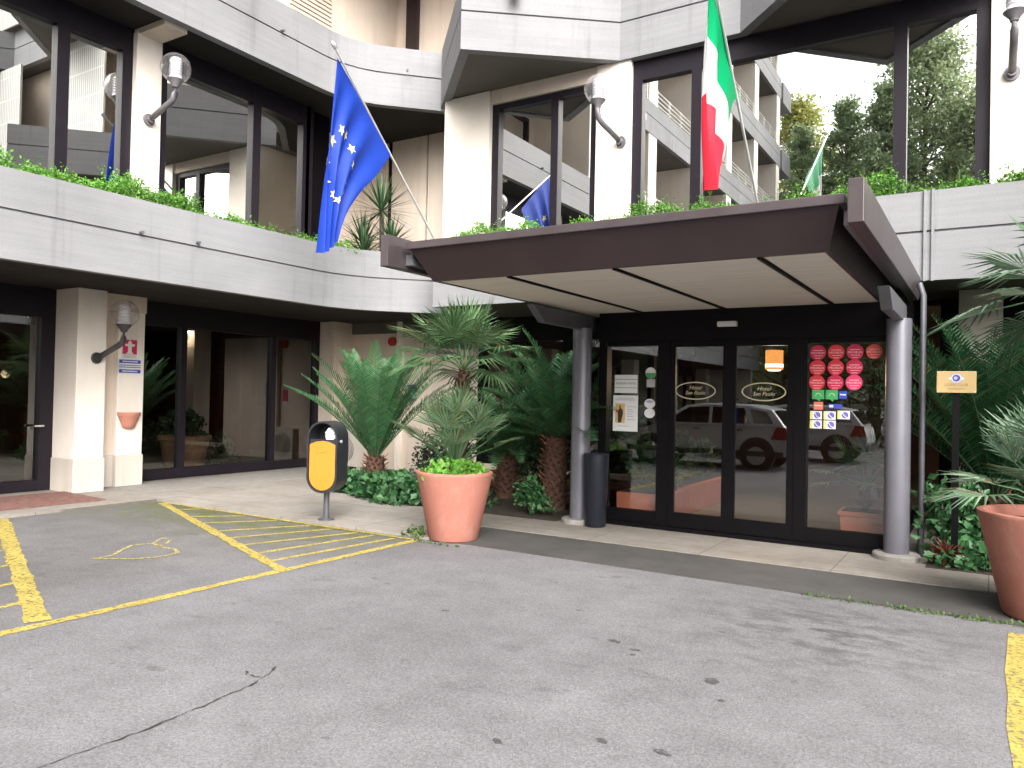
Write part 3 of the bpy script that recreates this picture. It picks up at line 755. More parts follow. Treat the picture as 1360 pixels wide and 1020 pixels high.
part(MB().extrude([(5.7,10.0,4.1),(8.2,7.5,4.1),(8.2,7.5,6.6),(5.7,10.0,6.6)],(.05,.05,0)), 'grille_screen', M['screen'])
part(MB().box(1.2,4.4,10.2,10.25,4.1,6.6), 'grille_screen', M['screen'])
for y in (6.9,3.5): pier(8.7,9.3,y-0.3,y+0.3,PV,3.06)
for y in (6.9,): win_x('window', 9.25, y-3.1, y-0.3, PV+.02, 3.0, [y-1.7], M['shop_glass'], M['mullion'], 0.14, 0.3, 0.1)

# ---------------------------------------------------------------- glazed entrance
YD = 8.88
E = thing('glass_entrance', 'black framed sliding glass entrance under the brown canopy', 'entrance', (-2.5, YD, PV))
def epart(mb, name, mat, parent=E, **kw): return mb.build(name, mat, parent, **kw)
epart(MB().box(-4.2,-0.80,YD-.08,YD+.12,2.30,2.70), 'header', M['black'])
epart(MB().box(-4.2,-0.80,YD-.10,YD+.10,PV,PV+.045), 'threshold', M['black'])
for x0, x1 in ((-4.2,-4.09),(-3.42,-3.27),(-1.83,-1.70),(-0.92,-0.80)): epart(MB().box(x0,x1,YD-.06,YD+.08,PV+.04,2.32), 'frame_post', M['black'])
for x0, x1 in ((-4.09,-3.42),(-1.70,-0.92)):
    w = epart(MB().box(x0,x1,YD-.04,YD+.04,PV+.04,PV+.20), 'side_window', M['black'])
    MB().box(x0,x1,YD-.04,YD+.04,2.24,2.31).build('top_rail', M['black'], w)
    MB().quad((x0,YD,PV+.1),(x1,YD,PV+.1),(x1,YD,2.3),(x0,YD,2.3)).build('glass_pane', M['door_glass'], w, recalc=False)
for x0, x1, tx in ((-3.27,-2.55,-2.96),(-2.55,-1.83,-2.17)):
    d = epart(MB().box(x0,x0+.07,YD-.05,YD-.005,PV+.05,2.30).box(x1-.08,x1,YD-.05,YD-.005,PV+.05,2.30).box(x0+.07,x1-.08,YD-.05,YD-.005,PV+.05,PV+.22).box(x0+.07,x1-.08,YD-.05,YD-.005,2.22,2.30), 'door_leaf', M['black'])
    MB().quad((x0,YD-.03,PV+.1),(x1,YD-.03,PV+.1),(x1,YD-.03,2.3),(x0,YD-.03,2.3)).build('glass_pane', M['door_glass'], d, recalc=False)
    ring = MB(); n = 48; vs = []
    for k in range(n):
        a = 2*PI*k/n
        vs += [(tx+.245*math.cos(a),YD-.036,1.70+.105*math.sin(a)),(tx+.232*math.cos(a),YD-.036,1.70+.093*math.sin(a))]
    ring.add(vs, [(2*k,2*k+1,(2*k+3)%(2*n),(2*k+2)%(2*n)) for k in range(n)])
    ring.build('oval_logo', M['gold'], d, recalc=False)
    for tz, tt, ts in ((1.735,'Hotel',0.065),(1.675,'San Paolo',0.062)):
        text('logo_lettering', tt, M['gold'], d, (tx,YD-.037,tz), FACE_S, ts, shear=0.35)
# glass side walls of the porch running back to the building, and its floor
for x in (-4.14,-0.86):
    w = epart(MB().box(x-.05,x+.05,YD+.12,12.2,2.3,3.04).box(x-.05,x+.05,YD+.12,12.2,PV,PV+.1).box(x-.05,x+.05,10.4,10.5,PV+.1,2.3), 'porch_side', M['black'])
    MB().quad((x,YD+.1,PV),(x,12.2,PV),(x,12.2,2.4),(x,YD+.1,2.4)).build('glass_pane', M['shop_glass'], w, recalc=False)
epart(MB().box(-4.1,-.9,YD+.1,12.62,PV-.01,PV+.012), 'porch_floor', M['room_floor'])
epart(MB().box(-4.1,-.9,YD+.12,12.2,2.66,2.70), 'porch_ceiling', M['room_ceiling'])
epart(MB().box(-2.68,-2.46,YD-.15,YD-.08,2.44,2.50), 'motion_sensor', M['white'], bevel=0.008)
# stickers on the right-hand pane
SY = YD-.006
def rsticker(x, z, r, m, lab, big=True):
    s = epart(MB().disc((x,SY,z),(1,0,0),(0,0,1),r,(0,-.003,0)), 'round_sticker', M[m])
    s['label'] = lab
    text('sticker_lettering', 'MICHELIN', M['st_white'], s, (x,SY-.0045,z-.004), FACE_S, 0.031)
    b = MB().box(x-.05,x+.05,SY-.0042,SY-.0035,z+.022,z+.028).box(x-.03,x+.03,SY-.0042,SY-.0035,z-.062,z-.057).box(x-.04,x+.05,SY-.0042,SY-.0035,z-.036,z-.031)
    b.build('sticker_print', M['st_white'], s)
rows = [(2.135,['st_crimson','st_red','st_crimson','st_orange']),(1.972,['st_red','st_red','st_crimson']),(1.81,['st_red','st_crimson','st_rose'])]
names = {'st_crimson':'crimson','st_red':'red','st_orange':'orange red','st_rose':'rose'}
for i, (z, ms) in enumerate(rows):
    for j, m_ in enumerate(ms):
        rsticker(-1.605+0.187*j-0.003*i, z+0.002*j, 0.083 if j < 3 else 0.078, m_, f'{names[m_]} round guide sticker, {["top","middle","bottom"][i]} row, {["first","second","third","fourth"][j]} along')
for i, x in enumerate((-1.595,-1.457)):
    s = epart(MB().box(x-.062,x+.062,SY-.003,SY,1.63,1.73).extrude([(x-.02,SY,1.63),(x+.02,SY,1.63),(x+.015,SY,1.605)],(0,-.003,0)), 'green_sticker', M['st_green'])
    MB().tube([(x-.03,SY-.004,1.665),(x-.015,SY-.004,1.69),(x,SY-.004,1.695),(x+.015,SY-.004,1.69),(x+.03,SY-.004,1.665)],0.003,5).build('owl_mark', M['st_pale'], s)
s = epart(MB().box(-1.385,-1.305,SY-.003,SY,1.64,1.72), 'blue_sticker', M['st_blue'])
MB().box(-1.375,-1.315,SY-.004,SY-.003,1.675,1.69).build('sticker_print', M['st_pale'], s)
s = epart(MB().box(-1.64,-1.545,SY-.003,SY,1.515,1.60), 'coral_sticker', M['st_coral'])
MB().box(-1.63,-1.555,SY-.004,SY-.003,1.555,1.565).build('sticker_print', M['st_pale'], s)
s = epart(MB().box(-1.49,-1.35,SY-.003,SY,1.535,1.58), 'blue_sticker', M['st_blue'])
MB().box(-1.48,-1.44,SY-.004,SY-.003,1.545,1.57).build('sticker_print', M['st_pale'], s)
for x, z in ((-1.615,1.455),(-1.475,1.455),(-1.335,1.465),(-1.615,1.355),(-1.475,1.355)):
    s = epart(MB().box(x-.062,x+.062,SY-.003,SY,z-.045,z+.045), 'square_sticker', M['st_pale'])
    MB().box(x-.060,x-.035,SY-.004,SY-.003,z-.043,z+.043).build('yellow_strip', M['st_yellow'], s)
    MB().disc((x+.014,SY-.003,z),(1,0,0),(0,0,1),.034,(0,-.001,0),16).disc((x+.014,SY-.0042,z),(1,0,0),(0,0,1),.012,(0,-.0005,0),10).build('violet_disc', M['st_violet'], s)
    MB().tube([(x-.01,SY-.005,z+.02),(x+.01,SY-.005,z-.012),(x+.038,SY-.005,z-.03)],.005,5).build('letter_stroke', M['st_pale'], s)
# notices on the left-hand pane
s = epart(MB().box(-4.005,-3.70,SY-.003,SY,1.66,1.885), 'paper_notice', M['paper'])
MB().box(-4.0,-3.705,SY-.004,SY-.003,1.826,1.832).box(-4.0,-3.705,SY-.004,SY-.003,1.722,1.728).build('ruled_line', M['ink'], s)
text('notice_lettering', 'INGRESSO HOTEL', M['ink'], s, (-3.852,SY-.0045,1.778), FACE_S, 0.034)
s = epart(MB().box(-4.02,-3.69,SY-.003,SY,1.185,1.63), 'paper_notice', M['paper'])
MB().box(-3.99,-3.86,SY-.004,SY-.003,1.285,1.53).build('printed_picture', M['photo_tan'], s)
MB().extrude([(-3.95,SY-.004,1.29),(-3.91,SY-.004,1.29),(-3.885,SY-.004,1.40),(-3.89,SY-.004,1.45),(-3.915,SY-.004,1.47),(-3.92,SY-.004,1.505),(-3.935,SY-.004,1.505),(-3.935,SY-.004,1.465),(-3.955,SY-.004,1.42)],(0,-.0008,0)).build('printed_figure', M['photo_dark'], s)
MB().extrude([(-3.985,SY-.0045,1.42),(-3.95,SY-.0045,1.415),(-3.945,SY-.0045,1.45),(-3.975,SY-.0045,1.455)],(0,-.0008,0)).build('printed_red_patch', M['photo_red'], s)
b = MB()
for z, x0, x1 in ((1.595,-3.96,-3.75),(1.575,-3.99,-3.72),(1.49,-3.83,-3.71),(1.455,-3.83,-3.76),(1.43,-3.83,-3.74),(1.40,-3.83,-3.76),(1.37,-3.83,-3.75),(1.33,-3.83,-3.72),(1.25,-3.95,-3.80)): b.box(x0,x1,SY-.004,SY-.003,z-.004,z+.004)
b.build('printed_line', M['ink_light'], s)
s = epart(MB().disc((-3.53,SY,1.91),(1,0,0),(0,0,1),.068,(0,-.003,0)), 'round_notice', M['paper'])
MB().extrude([(-3.53+.066*math.cos(a),SY-.004,1.91+.066*math.sin(a)) for a in [R(180+i*15) for i in range(13)]],(0,-.0008,0)).build('green_half', M['st_green'], s)
epart(MB().box(-3.58,-3.47,SY-.003,SY,1.735,1.835), 'grey_sticker', M['ink_light'])
s = epart(MB().disc((-3.535,SY,1.535),(1,0,0),(0,0,1),.070,(0,-.003,0),24,.058), 'round_notice', M['paper'])
MB().disc((-3.535,SY-.0035,1.56),(1,0,0),(0,0,1),.045,(0,-.0008,0),16,.018).build('lilac_print', M['lilac'], s)
epart(MB().disc((-3.535,SY,1.418),(1,0,0),(0,0,1),.070,(0,-.003,0),24,.060), 'round_notice', M['paper'])

# ---------------------------------------------------------------- canopy
C = thing('entrance_canopy', 'flat brown metal canopy on two grey columns over the glass doors', 'canopy', (-2.6, 8.7, 0))
def cpart(mb, name, mat, **kw): return mb.build(name, mat, C, **kw)
YB = 10.02
cpart(MB().box(-4.62,-0.84,5.50,YB,2.93,3.0), 'roof_edge', M['brown_light'], bevel=0.006)
top = [(-4.58,5.53),(-0.88,5.53),(-0.88,YB),(-4.58,YB)]; bot = [(-4.44,5.70),(-0.97,5.70),(-0.97,YB),(-4.44,YB)]
cpart(MB().add([(x,y,2.93) for x,y in top]+[(x,y,2.65) for x,y in bot], [(0,1,5,4),(1,2,6,5),(3,0,4,7),(2,3,7,6)]), 'fascia', M['brown'], recalc=False)
cpart(MB().add([(x,y,2.651) for x,y in bot]+[(-4.40,5.74,2.651),(-1.0,5.74,2.651),(-1.0,YB,2.651),(-4.40,YB,2.651)],[(0,1,5,4),(1,2,6,5),(3,0,4,7)]), 'soffit_border', M['brown'], recalc=False)
for x0, x1 in ((-4.40,-3.67),(-3.61,-2.65),(-2.59,-1.49),(-1.43,-1.0)):
    cpart(MB().box(x0,x1,5.74,YB-.02,2.655,2.68), 'soffit_panel', M['soffit_panel'])
cpart(MB().box(-4.40,-1.0,5.74,YB,2.685,2.70), 'soffit_backing', M['black'])
for x in (-3.64,-2.62,-1.46): cpart(MB().box(x-.012,x+.012,5.74,YB,2.640,2.66), 'seam_rail', M['black'])
for x0, x1 in ((-0.80,-0.70),(-4.78,-4.69)):
    cpart(MB().extrude([(x0,5.34,2.76),(x0,5.34,3.05),(x0,10.0,3.05),(x0,10.0,2.86),(x0,9.7,2.76)],(x1-x0,0,0)), 'side_fin', M['brown_light'], bevel=0.006)
    cpart(MB().box(min(x0,x1)-.06 if x0 > -2 else x0+.08, x0 if x0 > -2 else x1+.08, 5.6, 9.9, 2.80, 2.90), 'fin_rail', M['bracket'])
for x, y in ((-4.36,8.66),(-0.80,8.72)):
    col = cpart(MB().tube([(x,y,0.09),(x,y,2.46)],0.120,32), 'column', M['column'], smooth=True)
    MB().lathe([(0.222,0),(0.222,0.045),(0.208,0.06),(0.13,0.062)],(x,y,PV-.002),36).build('base_disc', M['stone'], col, smooth=True)
    cpart(MB().extrude([(x-.05,7.35,2.62),(x-.05,7.62,2.44),(x-.05,8.95,2.44),(x-.05,8.95,2.62)],(.10,0,0)), 'bracket', M['bracket'], bevel=0.006)
cpart(MB().tube([(-0.60,8.98,PV),(-0.60,8.98,2.72),(-0.64,9.0,2.85)],0.030,12), 'downpipe', M['steel'], smooth=True)

# ---------------------------------------------------------------- wall lamps
M['lamp_grey'] = simple('daylit_lamp_iron', (0.17, 0.16, 0.175), 0.5, 0.2, var=0.2)  # lighter copy of the lamp iron: daylight on the upstairs lamps put into its colour
def wall_lamp(base, d, label, iron='lamp_grey'):
    """d: unit direction away from the wall (xy)"""
    bx, by, bz = base; dx, dy = d
    t = thing('wall_lamp', label, 'lamp', base, 'globe wall lamps')
    g = Vector((bx+dx*0.52, by+dy*0.52, bz+0.66))
    a = Vector((dx, dy, 0)); s = Vector((-dy, dx, 0))
    MB().disc(Vector(base), s, (0,0,1), 0.085, a*0.035, 20).tube([base, Vector(base)+a*0.08], 0.05, 12).build('wall_plate', M[iron], t, smooth=True)
    MB().tube([Vector(base)+a*.04, Vector((bx+dx*.43,by+dy*.43,bz+.19)), Vector((bx+dx*.49,by+dy*.49,bz+.23)), Vector((bx+dx*.52,by+dy*.52,bz+.30)), Vector((g.x,g.y,bz+.42))], 0.042, 12).build('arm', M[iron], t, smooth='all')
    MB().lathe([(0.045,-.27),(0.05,-.24),(0.105,-.175),(0.112,-.16),(0.05,-.158)], g, 24).build('cup', M[iron], t, smooth=True)
    gl = MB().lathe([(0.205*math.sin(R(a_)), -0.205*math.cos(R(a_))) for a_ in range(38, 180, 9)]+[(0.004,0.205)], g, 28).build('globe', M['globe'], t, smooth='all')
    pr = [(0.10,-.155),(0.075,-.11)]
    for i in range(6): pr += [(0.090,-.085+.038*i),(0.072,-.072+.038*i),(0.072,-.060+.038*i)]
    MB().lathe(pr+[(0.02,.125)], g, 18).build('inner_lens', M['lamp_inner'], gl, smooth=True)
    return t
wall_lamp((-11.42,6.50,2.03),(0.97,0.24),'globe wall lamp on the cream ground floor pier beside the red sign', 'lamp_dark')
wall_lamp((-10.25,6.49,5.42),(1,0.12),'globe wall lamp on the first floor pier of the left wing above the planter')
wall_lamp((-4.72,10.55,5.42),(-0.33,-0.94),'globe wall lamp on the pier between the middle upstairs windows above the canopy')
wall_lamp((0.17,10.55,5.45),(0.02,-1.0),'globe wall lamp cut off at the top right edge of the photo')
wall_lamp((-10.25,2.75,5.42),(1,0.0),'globe wall lamp on the left wing pier outside the frame, seen only in the glass')

# ---------------------------------------------------------------- flags
def star_poly(c, u, w, r):
    return [Vector(c) + (r if k % 2 == 0 else r*0.42)*(math.sin(k*PI/5)*Vector(u)+math.cos(k*PI/5)*Vector(w)) for k in range(10)]
def lerp_curve(pts, t):
    t = max(0, min(0.9999, t)); s = t*(len(pts)-1); i = int(s); f = s-i
    p0 = pts[max(0,i-1)]; p1 = pts[i]; p2 = pts[i+1]; p3 = pts[min(len(pts)-1,i+2)]
    return tuple(0.5*((2*p1[k])+(-p0[k]+p2[k])*f+(2*p0[k]-5*p1[k]+4*p2[k]-p3[k])*f*f+(-p0[k]+3*p1[k]-3*p2[k]+p3[k])*f**3) for k in range(2))
def flag_cloth(x, A, B, folds, amp, phase):
    def P(u, v):
        a = lerp_curve(A, v); b_ = lerp_curve(B, v)
        k = math.sin(folds*2*PI*u*(0.35+0.65*u**0.0) + phase + 1.2*v)
        off = amp*k*(v**0.8)*(0.35+0.65*math.sin(PI*min(1,u*0.9+0.05)))
        off += 0.05*amp*math.sin(9*v+5*u)
        q = u + (u*u-u)*0.85*v**0.6
        y = a[0]+(b_[0]-a[0])*q; z = a[1]+(b_[1]-a[1])*q
        y += 0.35*amp*math.cos(folds*2*PI*u+phase)*v*0.6
        return Vector((x+off, y, z))
    return P
def make_flag(name, label, x, base, tip, A, B, mat, stars, folds, amp, phase):
    t = thing(name, label, 'flag', base)
    p0 = Vector(base); p1 = Vector(tip)
    MB().tube([p0-(p1-p0).normalized()*0.25, p1], 0.016, 10).build('flagpole', M['pole'], t, smooth=True)
    d = (p1-p0).normalized()
    fin = MB(); 
    fin.tube([p1-d*.01, p1+d*.015, p1+d*.05, p1+d*.085, p1+d*.10], [0.018,0.03,0.034,0.026,0.008], 12)
    fin.build('finial', M['pole'], t, smooth='all')
    P = flag_cloth(x, A, B, folds, amp, phase)
    nu, nv = 56, 60; b = MB()
    b.v = [tuple(P(i/nu, j/nv)) for j in range(nv+1) for i in range(nu+1)]
    b.f = [(j*(nu+1)+i, j*(nu+1)+i+1, (j+1)*(nu+1)+i+1, (j+1)*(nu+1)+i) for j in range(nv) for i in range(nu)]
    o = b.build('cloth', M[mat], t, smooth='all')
    uv = o.data.uv_layers.new(name='UVMap')
    for lp in o.data.loops:
        vi = lp.vertex_index; uv.data[lp.index].uv = ((vi % (nu+1))/nu, (vi//(nu+1))/nv)
    if stars:
        sb = MB()
        for k in range(12):
            a = 2*PI*k/12; cu, cvv = 0.46+0.28*math.cos(a), 0.46+0.20*math.sin(a)
            for sgn in (1, -1):
                ring = []
                for q in range(10):
                    r = 1.0 if q % 2 == 0 else 0.42
                    uu = cu + 0.054*r*math.sin(q*PI/5+PI/2); vv = cvv + 0.030*r*math.cos(q*PI/5+PI/2)
                    ring.append((uu, vv))
                e = 1e-3; nrm = (P(cu+e,cvv)-P(cu-e,cvv)).cross(P(cu,cvv+e)-P(cu,cvv-e)).normalized()
                pts = [P(cu,cvv)+nrm*0.006*sgn]+[P(*q)+nrm*0.006*sgn for q in ring]
                sb.add(pts, [(0,1+q,1+(q+1)%10) for q in range(10)])
        sb.build('stars', M['star'], o, recalc=False)
    return t
sc = lambda P: [(y*1.03, 1.6+(z-1.6)*1.03) for y, z in P]
make_flag('blue_flag', 'blue flag with yellow stars hanging from a slanted pole left of the canopy', -7.73,
          (-7.95,10.22,4.18), (-7.66,7.55,6.30), sc([(7.44,6.09),(7.36,5.42),(7.29,4.59),(7.25,3.98),(7.23,3.42)]),
          sc([(8.56,5.09),(8.26,4.72),(7.96,4.43),(7.72,4.12),(7.57,3.85),(7.47,3.64)]), 'eu', True, 3.2, 0.12, 0.4)
make_flag('tricolour_flag', 'green, white and red flag hanging from a slanted pole above the canopy', -2.5,
          (-2.55,9.92,4.12), (-2.45,7.35,6.22), [(7.42,6.12),(7.60,5.70),(7.60,5.21),(7.62,4.44),(7.84,3.78)],
          [(8.86,5.08),(8.60,4.95),(8.46,4.6),(8.40,4.3),(8.16,4.02),(7.90,3.80)], 'it', False, 2.3, 0.085, 1.3)

# ---------------------------------------------------------------- plants
def basis_of(d):
    d = Vector(d).normalized(); s = d.cross(Vector((0,0,1)))
    if s.length < 1e-3: s = Vector((1,0,0))
    s.normalize(); return d, s, s.cross(d).normalized()
def frond(b, rb, base, az, el, length, droop, nl=34, ll=0.17, lw=0.011, rng=random):
    p = Vector(base); e = el; n = 14; pts = [p.copy()]; dirs = []
    for i in range(n):
        d = Vector((math.cos(az)*math.cos(e), math.sin(az)*math.cos(e), math.sin(e)))
        dirs.append(d); p = p + d*(length/n); pts.append(p.copy()); e -= droop/n*(0.5+1.0*i/n)
    rb.tube(pts, [0.011*(1-0.8*i/n) for i in range(n+1)], 4, cap=False)
    for i in range(nl):
        t = 0.10+0.90*(i+0.5)/nl; q = t*n; k = min(n-1, int(q)); f = q-k
        pt = pts[k].lerp(pts[k+1], f); d, s, u = basis_of(dirs[k])
        l = ll*min(1, 0.45+2.2*t)*(1-max(0, t-0.72)*2.3)*rng.uniform(.93,1.07)
        for sg in (1, -1):
            ld = (s*sg*rng.uniform(.70,.92) + d*(0.36+0.30*t) + u*rng.uniform(.28,.46)).normalized()
            w = d*lw
            mid = pt + ld*l*0.5; tip = pt + ld*l + Vector((0,0,-0.12*l))
            b.add([pt-w*0.6, pt+w*0.6, mid+w, tip, mid-w], [(0,1,2,4),(4,2,3)])
def trunk_scales(b, c, r0, r1, h, n, sl=0.07, rng=random):
    """leaf-base scales covering a cycad or palm trunk"""
    for i in range(n):
        t = i/n; a = i*2.399963; r = r0+(r1-r0)*t; z = c[2]+h*t
        p = Vector((c[0]+r*math.cos(a), c[1]+r*math.sin(a), z)); o = Vector((math.cos(a), math.sin(a), 0)); s = Vector((-math.sin(a), math.cos(a), 0))
        q = rng.uniform(.8,1.25)
        b.add([p-s*.03-o*.02, p+s*.03-o*.02, p+s*.016+o*.05*q+Vector((0,0,sl*.7)), p+o*.085*q+Vector((0,0,sl*q*rng.uniform(.6,1.4))), p-s*.016+o*.05*q+Vector((0,0,sl*.7))], [(0,1,2,3,4)])
def cycad(label, c, h, r, nf, length, el_rng, droop, mat, seed, az_rng=(0, 2*PI), group='cycads in the planting beds', nl=36, ll=0.17):
    rng = random.Random(seed); t = thing('cycad', label, 'plant', c, group)
    tb = MB().tube([(c[0],c[1],c[2]-.05),(c[0],c[1],c[2]+h*.5),(c[0],c[1],c[2]+h)],[r*1.05,r,r*.85],16)
    tr = tb.build('trunk', M['palm_trunk'], t, smooth=True)
    sb = MB(); trunk_scales(sb, c, r, r*.85, h, int(70*h/0.4), rng=rng); sb.build('leaf_base', M['trunk_red'], tr, recalc=False)
    b = MB(); rb = MB()
    for i in range(nf):
        az = az_rng[0]+(az_rng[1]-az_rng[0])*((i*0.61803)%1)+rng.uniform(-.1,.1)
        q = i/nf; el = R(el_rng[0]+(el_rng[1]-el_rng[0])*q+rng.uniform(-6,6))
        frond(b, rb, (c[0]+.05*math.cos(az),c[1]+.05*math.sin(az),c[2]+h), az, el, length*rng.uniform(.85,1.08), droop*rng.uniform(.7,1.25), nl, ll, 0.012, rng)
    cr = b.build('fronds', M[mat], t, recalc=False); rb.build('rachis', M['yucca'], cr, recalc=False)
    return t
def fan_leaf(b, pb, base, az, el, pet, rad, droop, nseg=26, spread=2.3, rng=random):
    d = Vector((math.cos(az)*math.cos(el), math.sin(az)*math.cos(el), math.sin(el)))
    c1 = Vector(base)+d*pet*.6+Vector((0,0,.01)); c = Vector(base)+d*pet+Vector((0,0,-.10*pet*math.cos(el)))
    pb.tube([base, c1, c], [0.010,0.008,0.006], 4, cap=False)
    dd = (d+Vector((0,0,-droop*.5))).normalized(); f, s, u = basis_of(dd)
    for i in range(nseg):
        a = -spread+2*spread*i/(nseg-1); r = rad*(0.80+0.20*math.cos(a*.6))*rng.uniform(.93,1.05)
        ld = f*math.cos(a)+s*math.sin(a)+u*0.22*abs(math.sin(a*.7)); ld.normalize()
        sd = ld.cross(u).normalized(); w = r*0.5*(spread/nseg)*rng.uniform(.6,.95)
        m = c+ld*r*.55+Vector((0,0,-.05*droop*r)); tip = c+ld*r+Vector((0,0,-(0.10+0.28*droop)*r*rng.uniform(.6,1.4)))
        k = u*w*0.5
        b.add([c, m-sd*w-k, m, m+sd*w-k, tip], [(0,1,2),(0,2,3),(1,4,2),(2,4,3)])
def fan_palm(label, c, h, r, nf, pet, rad, el_rng, mat, seed, droop=0.8, az_rng=(0,2*PI), group='fan palms', scale_mat='palm_trunk', spread=2.0, nseg=26):
    rng = random.Random(seed); t = thing('fan_palm', label, 'plant', c, group)
    tb = MB().tube([(c[0],c[1],c[2]-.05),(c[0]+.01,c[1],c[2]+h*.5),(c[0],c[1],c[2]+h)],[r*.9,r,r*.8],14); tr = tb.build('trunk', M['palm_trunk'], t, smooth=True)
    sb = MB(); trunk_scales(sb, c, r, r*.85, h, int(30+110*h), 0.085, rng); sb.build('leaf_base', M[scale_mat], tr, recalc=False)
    b = MB(); pb = MB()
    for i in range(nf):
        az = az_rng[0]+(az_rng[1]-az_rng[0])*((i*0.61803)%1)+rng.uniform(-.15,.15); q = i/max(1,nf-1)
        el = R(el_rng[0]+(el_rng[1]-el_rng[0])*q+rng.uniform(-8,8))
        fan_leaf(b, pb, Vector((c[0],c[1],c[2]+h)), az, el, pet*rng.uniform(.75,1.15), rad*rng.uniform(.85,1.1), droop*rng.uniform(.6,1.2)*(1.2-el), nseg, spread, rng)
    cr = b.build('fan_leaf', M[mat], t, recalc=False); pb.build('leaf_stalk', M['yucca'], cr, recalc=False)
    return t
def leaves(b, n, pos, size, rng, up=0.5, aspect=0.6):
    for _ in range(n):
        p = Vector(pos(rng)); s = size*rng.uniform(.6,1.35)
        d = Vector((rng.gauss(0,1), rng.gauss(0,1), rng.gauss(up,.7))).normalized(); q = d.cross(Vector((rng.gauss(0,1), rng.gauss(0,1), rng.gauss(0,1)))).normalized()
        w = q*s*aspect*.5; k = d.cross(q)*s*.12
        b.add([p, p+d*s*.5+w+k, p+d*s, p+d*s*.5-w+k], [(0,1,2),(0,2,3)])
def dome(c, rx, ry, rz, thick=0.5):
    def f(rng):
        while True:
            x, y, z = rng.uniform(-1,1), rng.uniform(-1,1), rng.uniform(0,1); l = x*x+y*y+z*z
            if l < 1 and l > thick*thick*rng.random(): return (c[0]+x*rx, c[1]+y*ry, c[2]+z*rz)
    return f
def bush(name, label, c, r, n, size, mat, seed, cat='plant', nst=10, group=None, lumps=6):
    rng = random.Random(seed); t = thing(name, label, cat, c, group)
    st = MB()
    b = MB()
    for i in range(lumps):
        a = rng.uniform(0,2*PI); k = rng.uniform(0.1,.75); cc = (c[0]+r[0]*k*math.cos(a)*.8, c[1]+r[1]*k*math.sin(a)*.8, c[2]+rng.uniform(0,.35)*r[2])
        rr = rng.uniform(.4,.62)
        st.tube([c, (cc[0],cc[1],cc[2]+r[2]*rr*.7)], [0.012,0.004], 5)
        leaves(b, n//lumps, dome(cc, r[0]*rr, r[1]*rr, r[2]*rr*1.1), size, rng)
    b.build('foliage', M[mat], t, recalc=False); st.build('stems', M['bark'], t)
    return t

BED = PV+0.02
cycad('sago cycad with a tight upright vase of fronds right behind the yellow litter bin', (-8.55,9.55,BED), 0.50, 0.16, 50, 1.82, (89,50), 0.62, 'cycad', 11, nl=48, ll=0.23)
cycad('sago cycad on a tall shaggy trunk beside the left canopy column', (-5.12,9.40,BED), 0.98, 0.16, 44, 1.48, (86,14), 0.78, 'cycad', 12, nl=44, ll=0.22)
cycad('big dark cycad growing behind the brass plaque', (0.05,10.1,BED), 0.55, 0.20, 74, 2.00, (89,44), 0.55, 'cycad_dark', 13, nl=44, ll=0.25)
cycad('low spreading cycad between the salmon pot and the left column', (-6.3,10.0,BED), 0.62, 0.16, 46, 1.35, (80,5), 0.9, 'cycad', 14, nl=34, ll=0.18)
fan_palm('fan palm on a slim brown trunk rising behind the left salmon pot', (-6.42,9.0,BED), 1.88, 0.105, 24, 0.60, 0.66, (82,4), 'fan', 21, 0.80, spread=1.75, nseg=28)
fan_palm('fan palm arching in from the right edge of the photo under the concrete band', (0.72,8.62,BED), 2.50, 0.12, 22, 0.66, 0.62, (80,-14), 'fan_grey', 22, 0.75, spread=1.7, nseg=22)
# ground cover and shrubs of the beds
b = MB(); rng = random.Random(31)
for (x, y, rx, ry, rz, n) in [(-7.2,8.55,.55,.35,.42,520),(-7.75,8.7,.45,.3,.36,360),(-8.5,8.95,.5,.3,.34,340),(-6.7,8.7,.35,.3,.36,240),(-8.0,9.3,.9,.5,.30,420),(-6.2,8.9,.4,.35,.25,140)]:
    leaves(b, n, dome((x,y,BED-.02), rx, ry, rz, .6), 0.105, rng, .6, .85)
for (x, y, rx, ry, rz, n) in [(-0.30,8.58,.22,.13,.14,60),(0.25,8.65,.35,.2,.25,100),(-0.1,8.9,.35,.25,.35,100)]:
    leaves(b, n, dome((x,y,BED-.02), rx, ry, rz, .6), 0.10, rng, .6, .8)
gc = b.build('ground_cover', M['ground_leaf'], recalc=False); tag(gc, 'broad leaved green ground cover spilling over the edges of the planting beds', None, None, 'stuff')
bush('shrub', 'dark twiggy shrub between the fan palm trunk and the left column', (-6.0,10.4,BED), (.95,.6,1.15), 1500, 0.075, 'bush', 41, group='shrubs in the beds', lumps=9)
bush('shrub', 'dark shrub behind the litter bin in front of the beige wall', (-8.15,10.7,BED), (.8,.6,1.1), 900, 0.075, 'bush', 42, group='shrubs in the beds', lumps=7)
bush('shrub', 'small grey green shrub at the foot of the shaggy cycad trunk', (-5.12,8.75,BED), (.36,.26,.50), 420, 0.085, 'ground_leaf', 43, group='shrubs in the beds', lumps=6)
bush('shrub', 'leafy shrub behind the right canopy column below the brass plaque', (-0.35,9.05,BED), (.45,.35,1.05), 800, 0.10, 'ground_leaf', 44, group='shrubs in the beds', lumps=8)
bush('shrub', 'dark shrub filling the bed behind the right hand salmon pot', (0.7,9.4,BED), (.8,.5,1.0), 900, 0.09, 'bush', 45, group='shrubs in the beds', lumps=8)
t = thing('bromeliad', 'small red leaved bromeliad at the foot of the right column', 'plant', (-0.36,8.62,BED))
b = MB(); rng = random.Random(5)
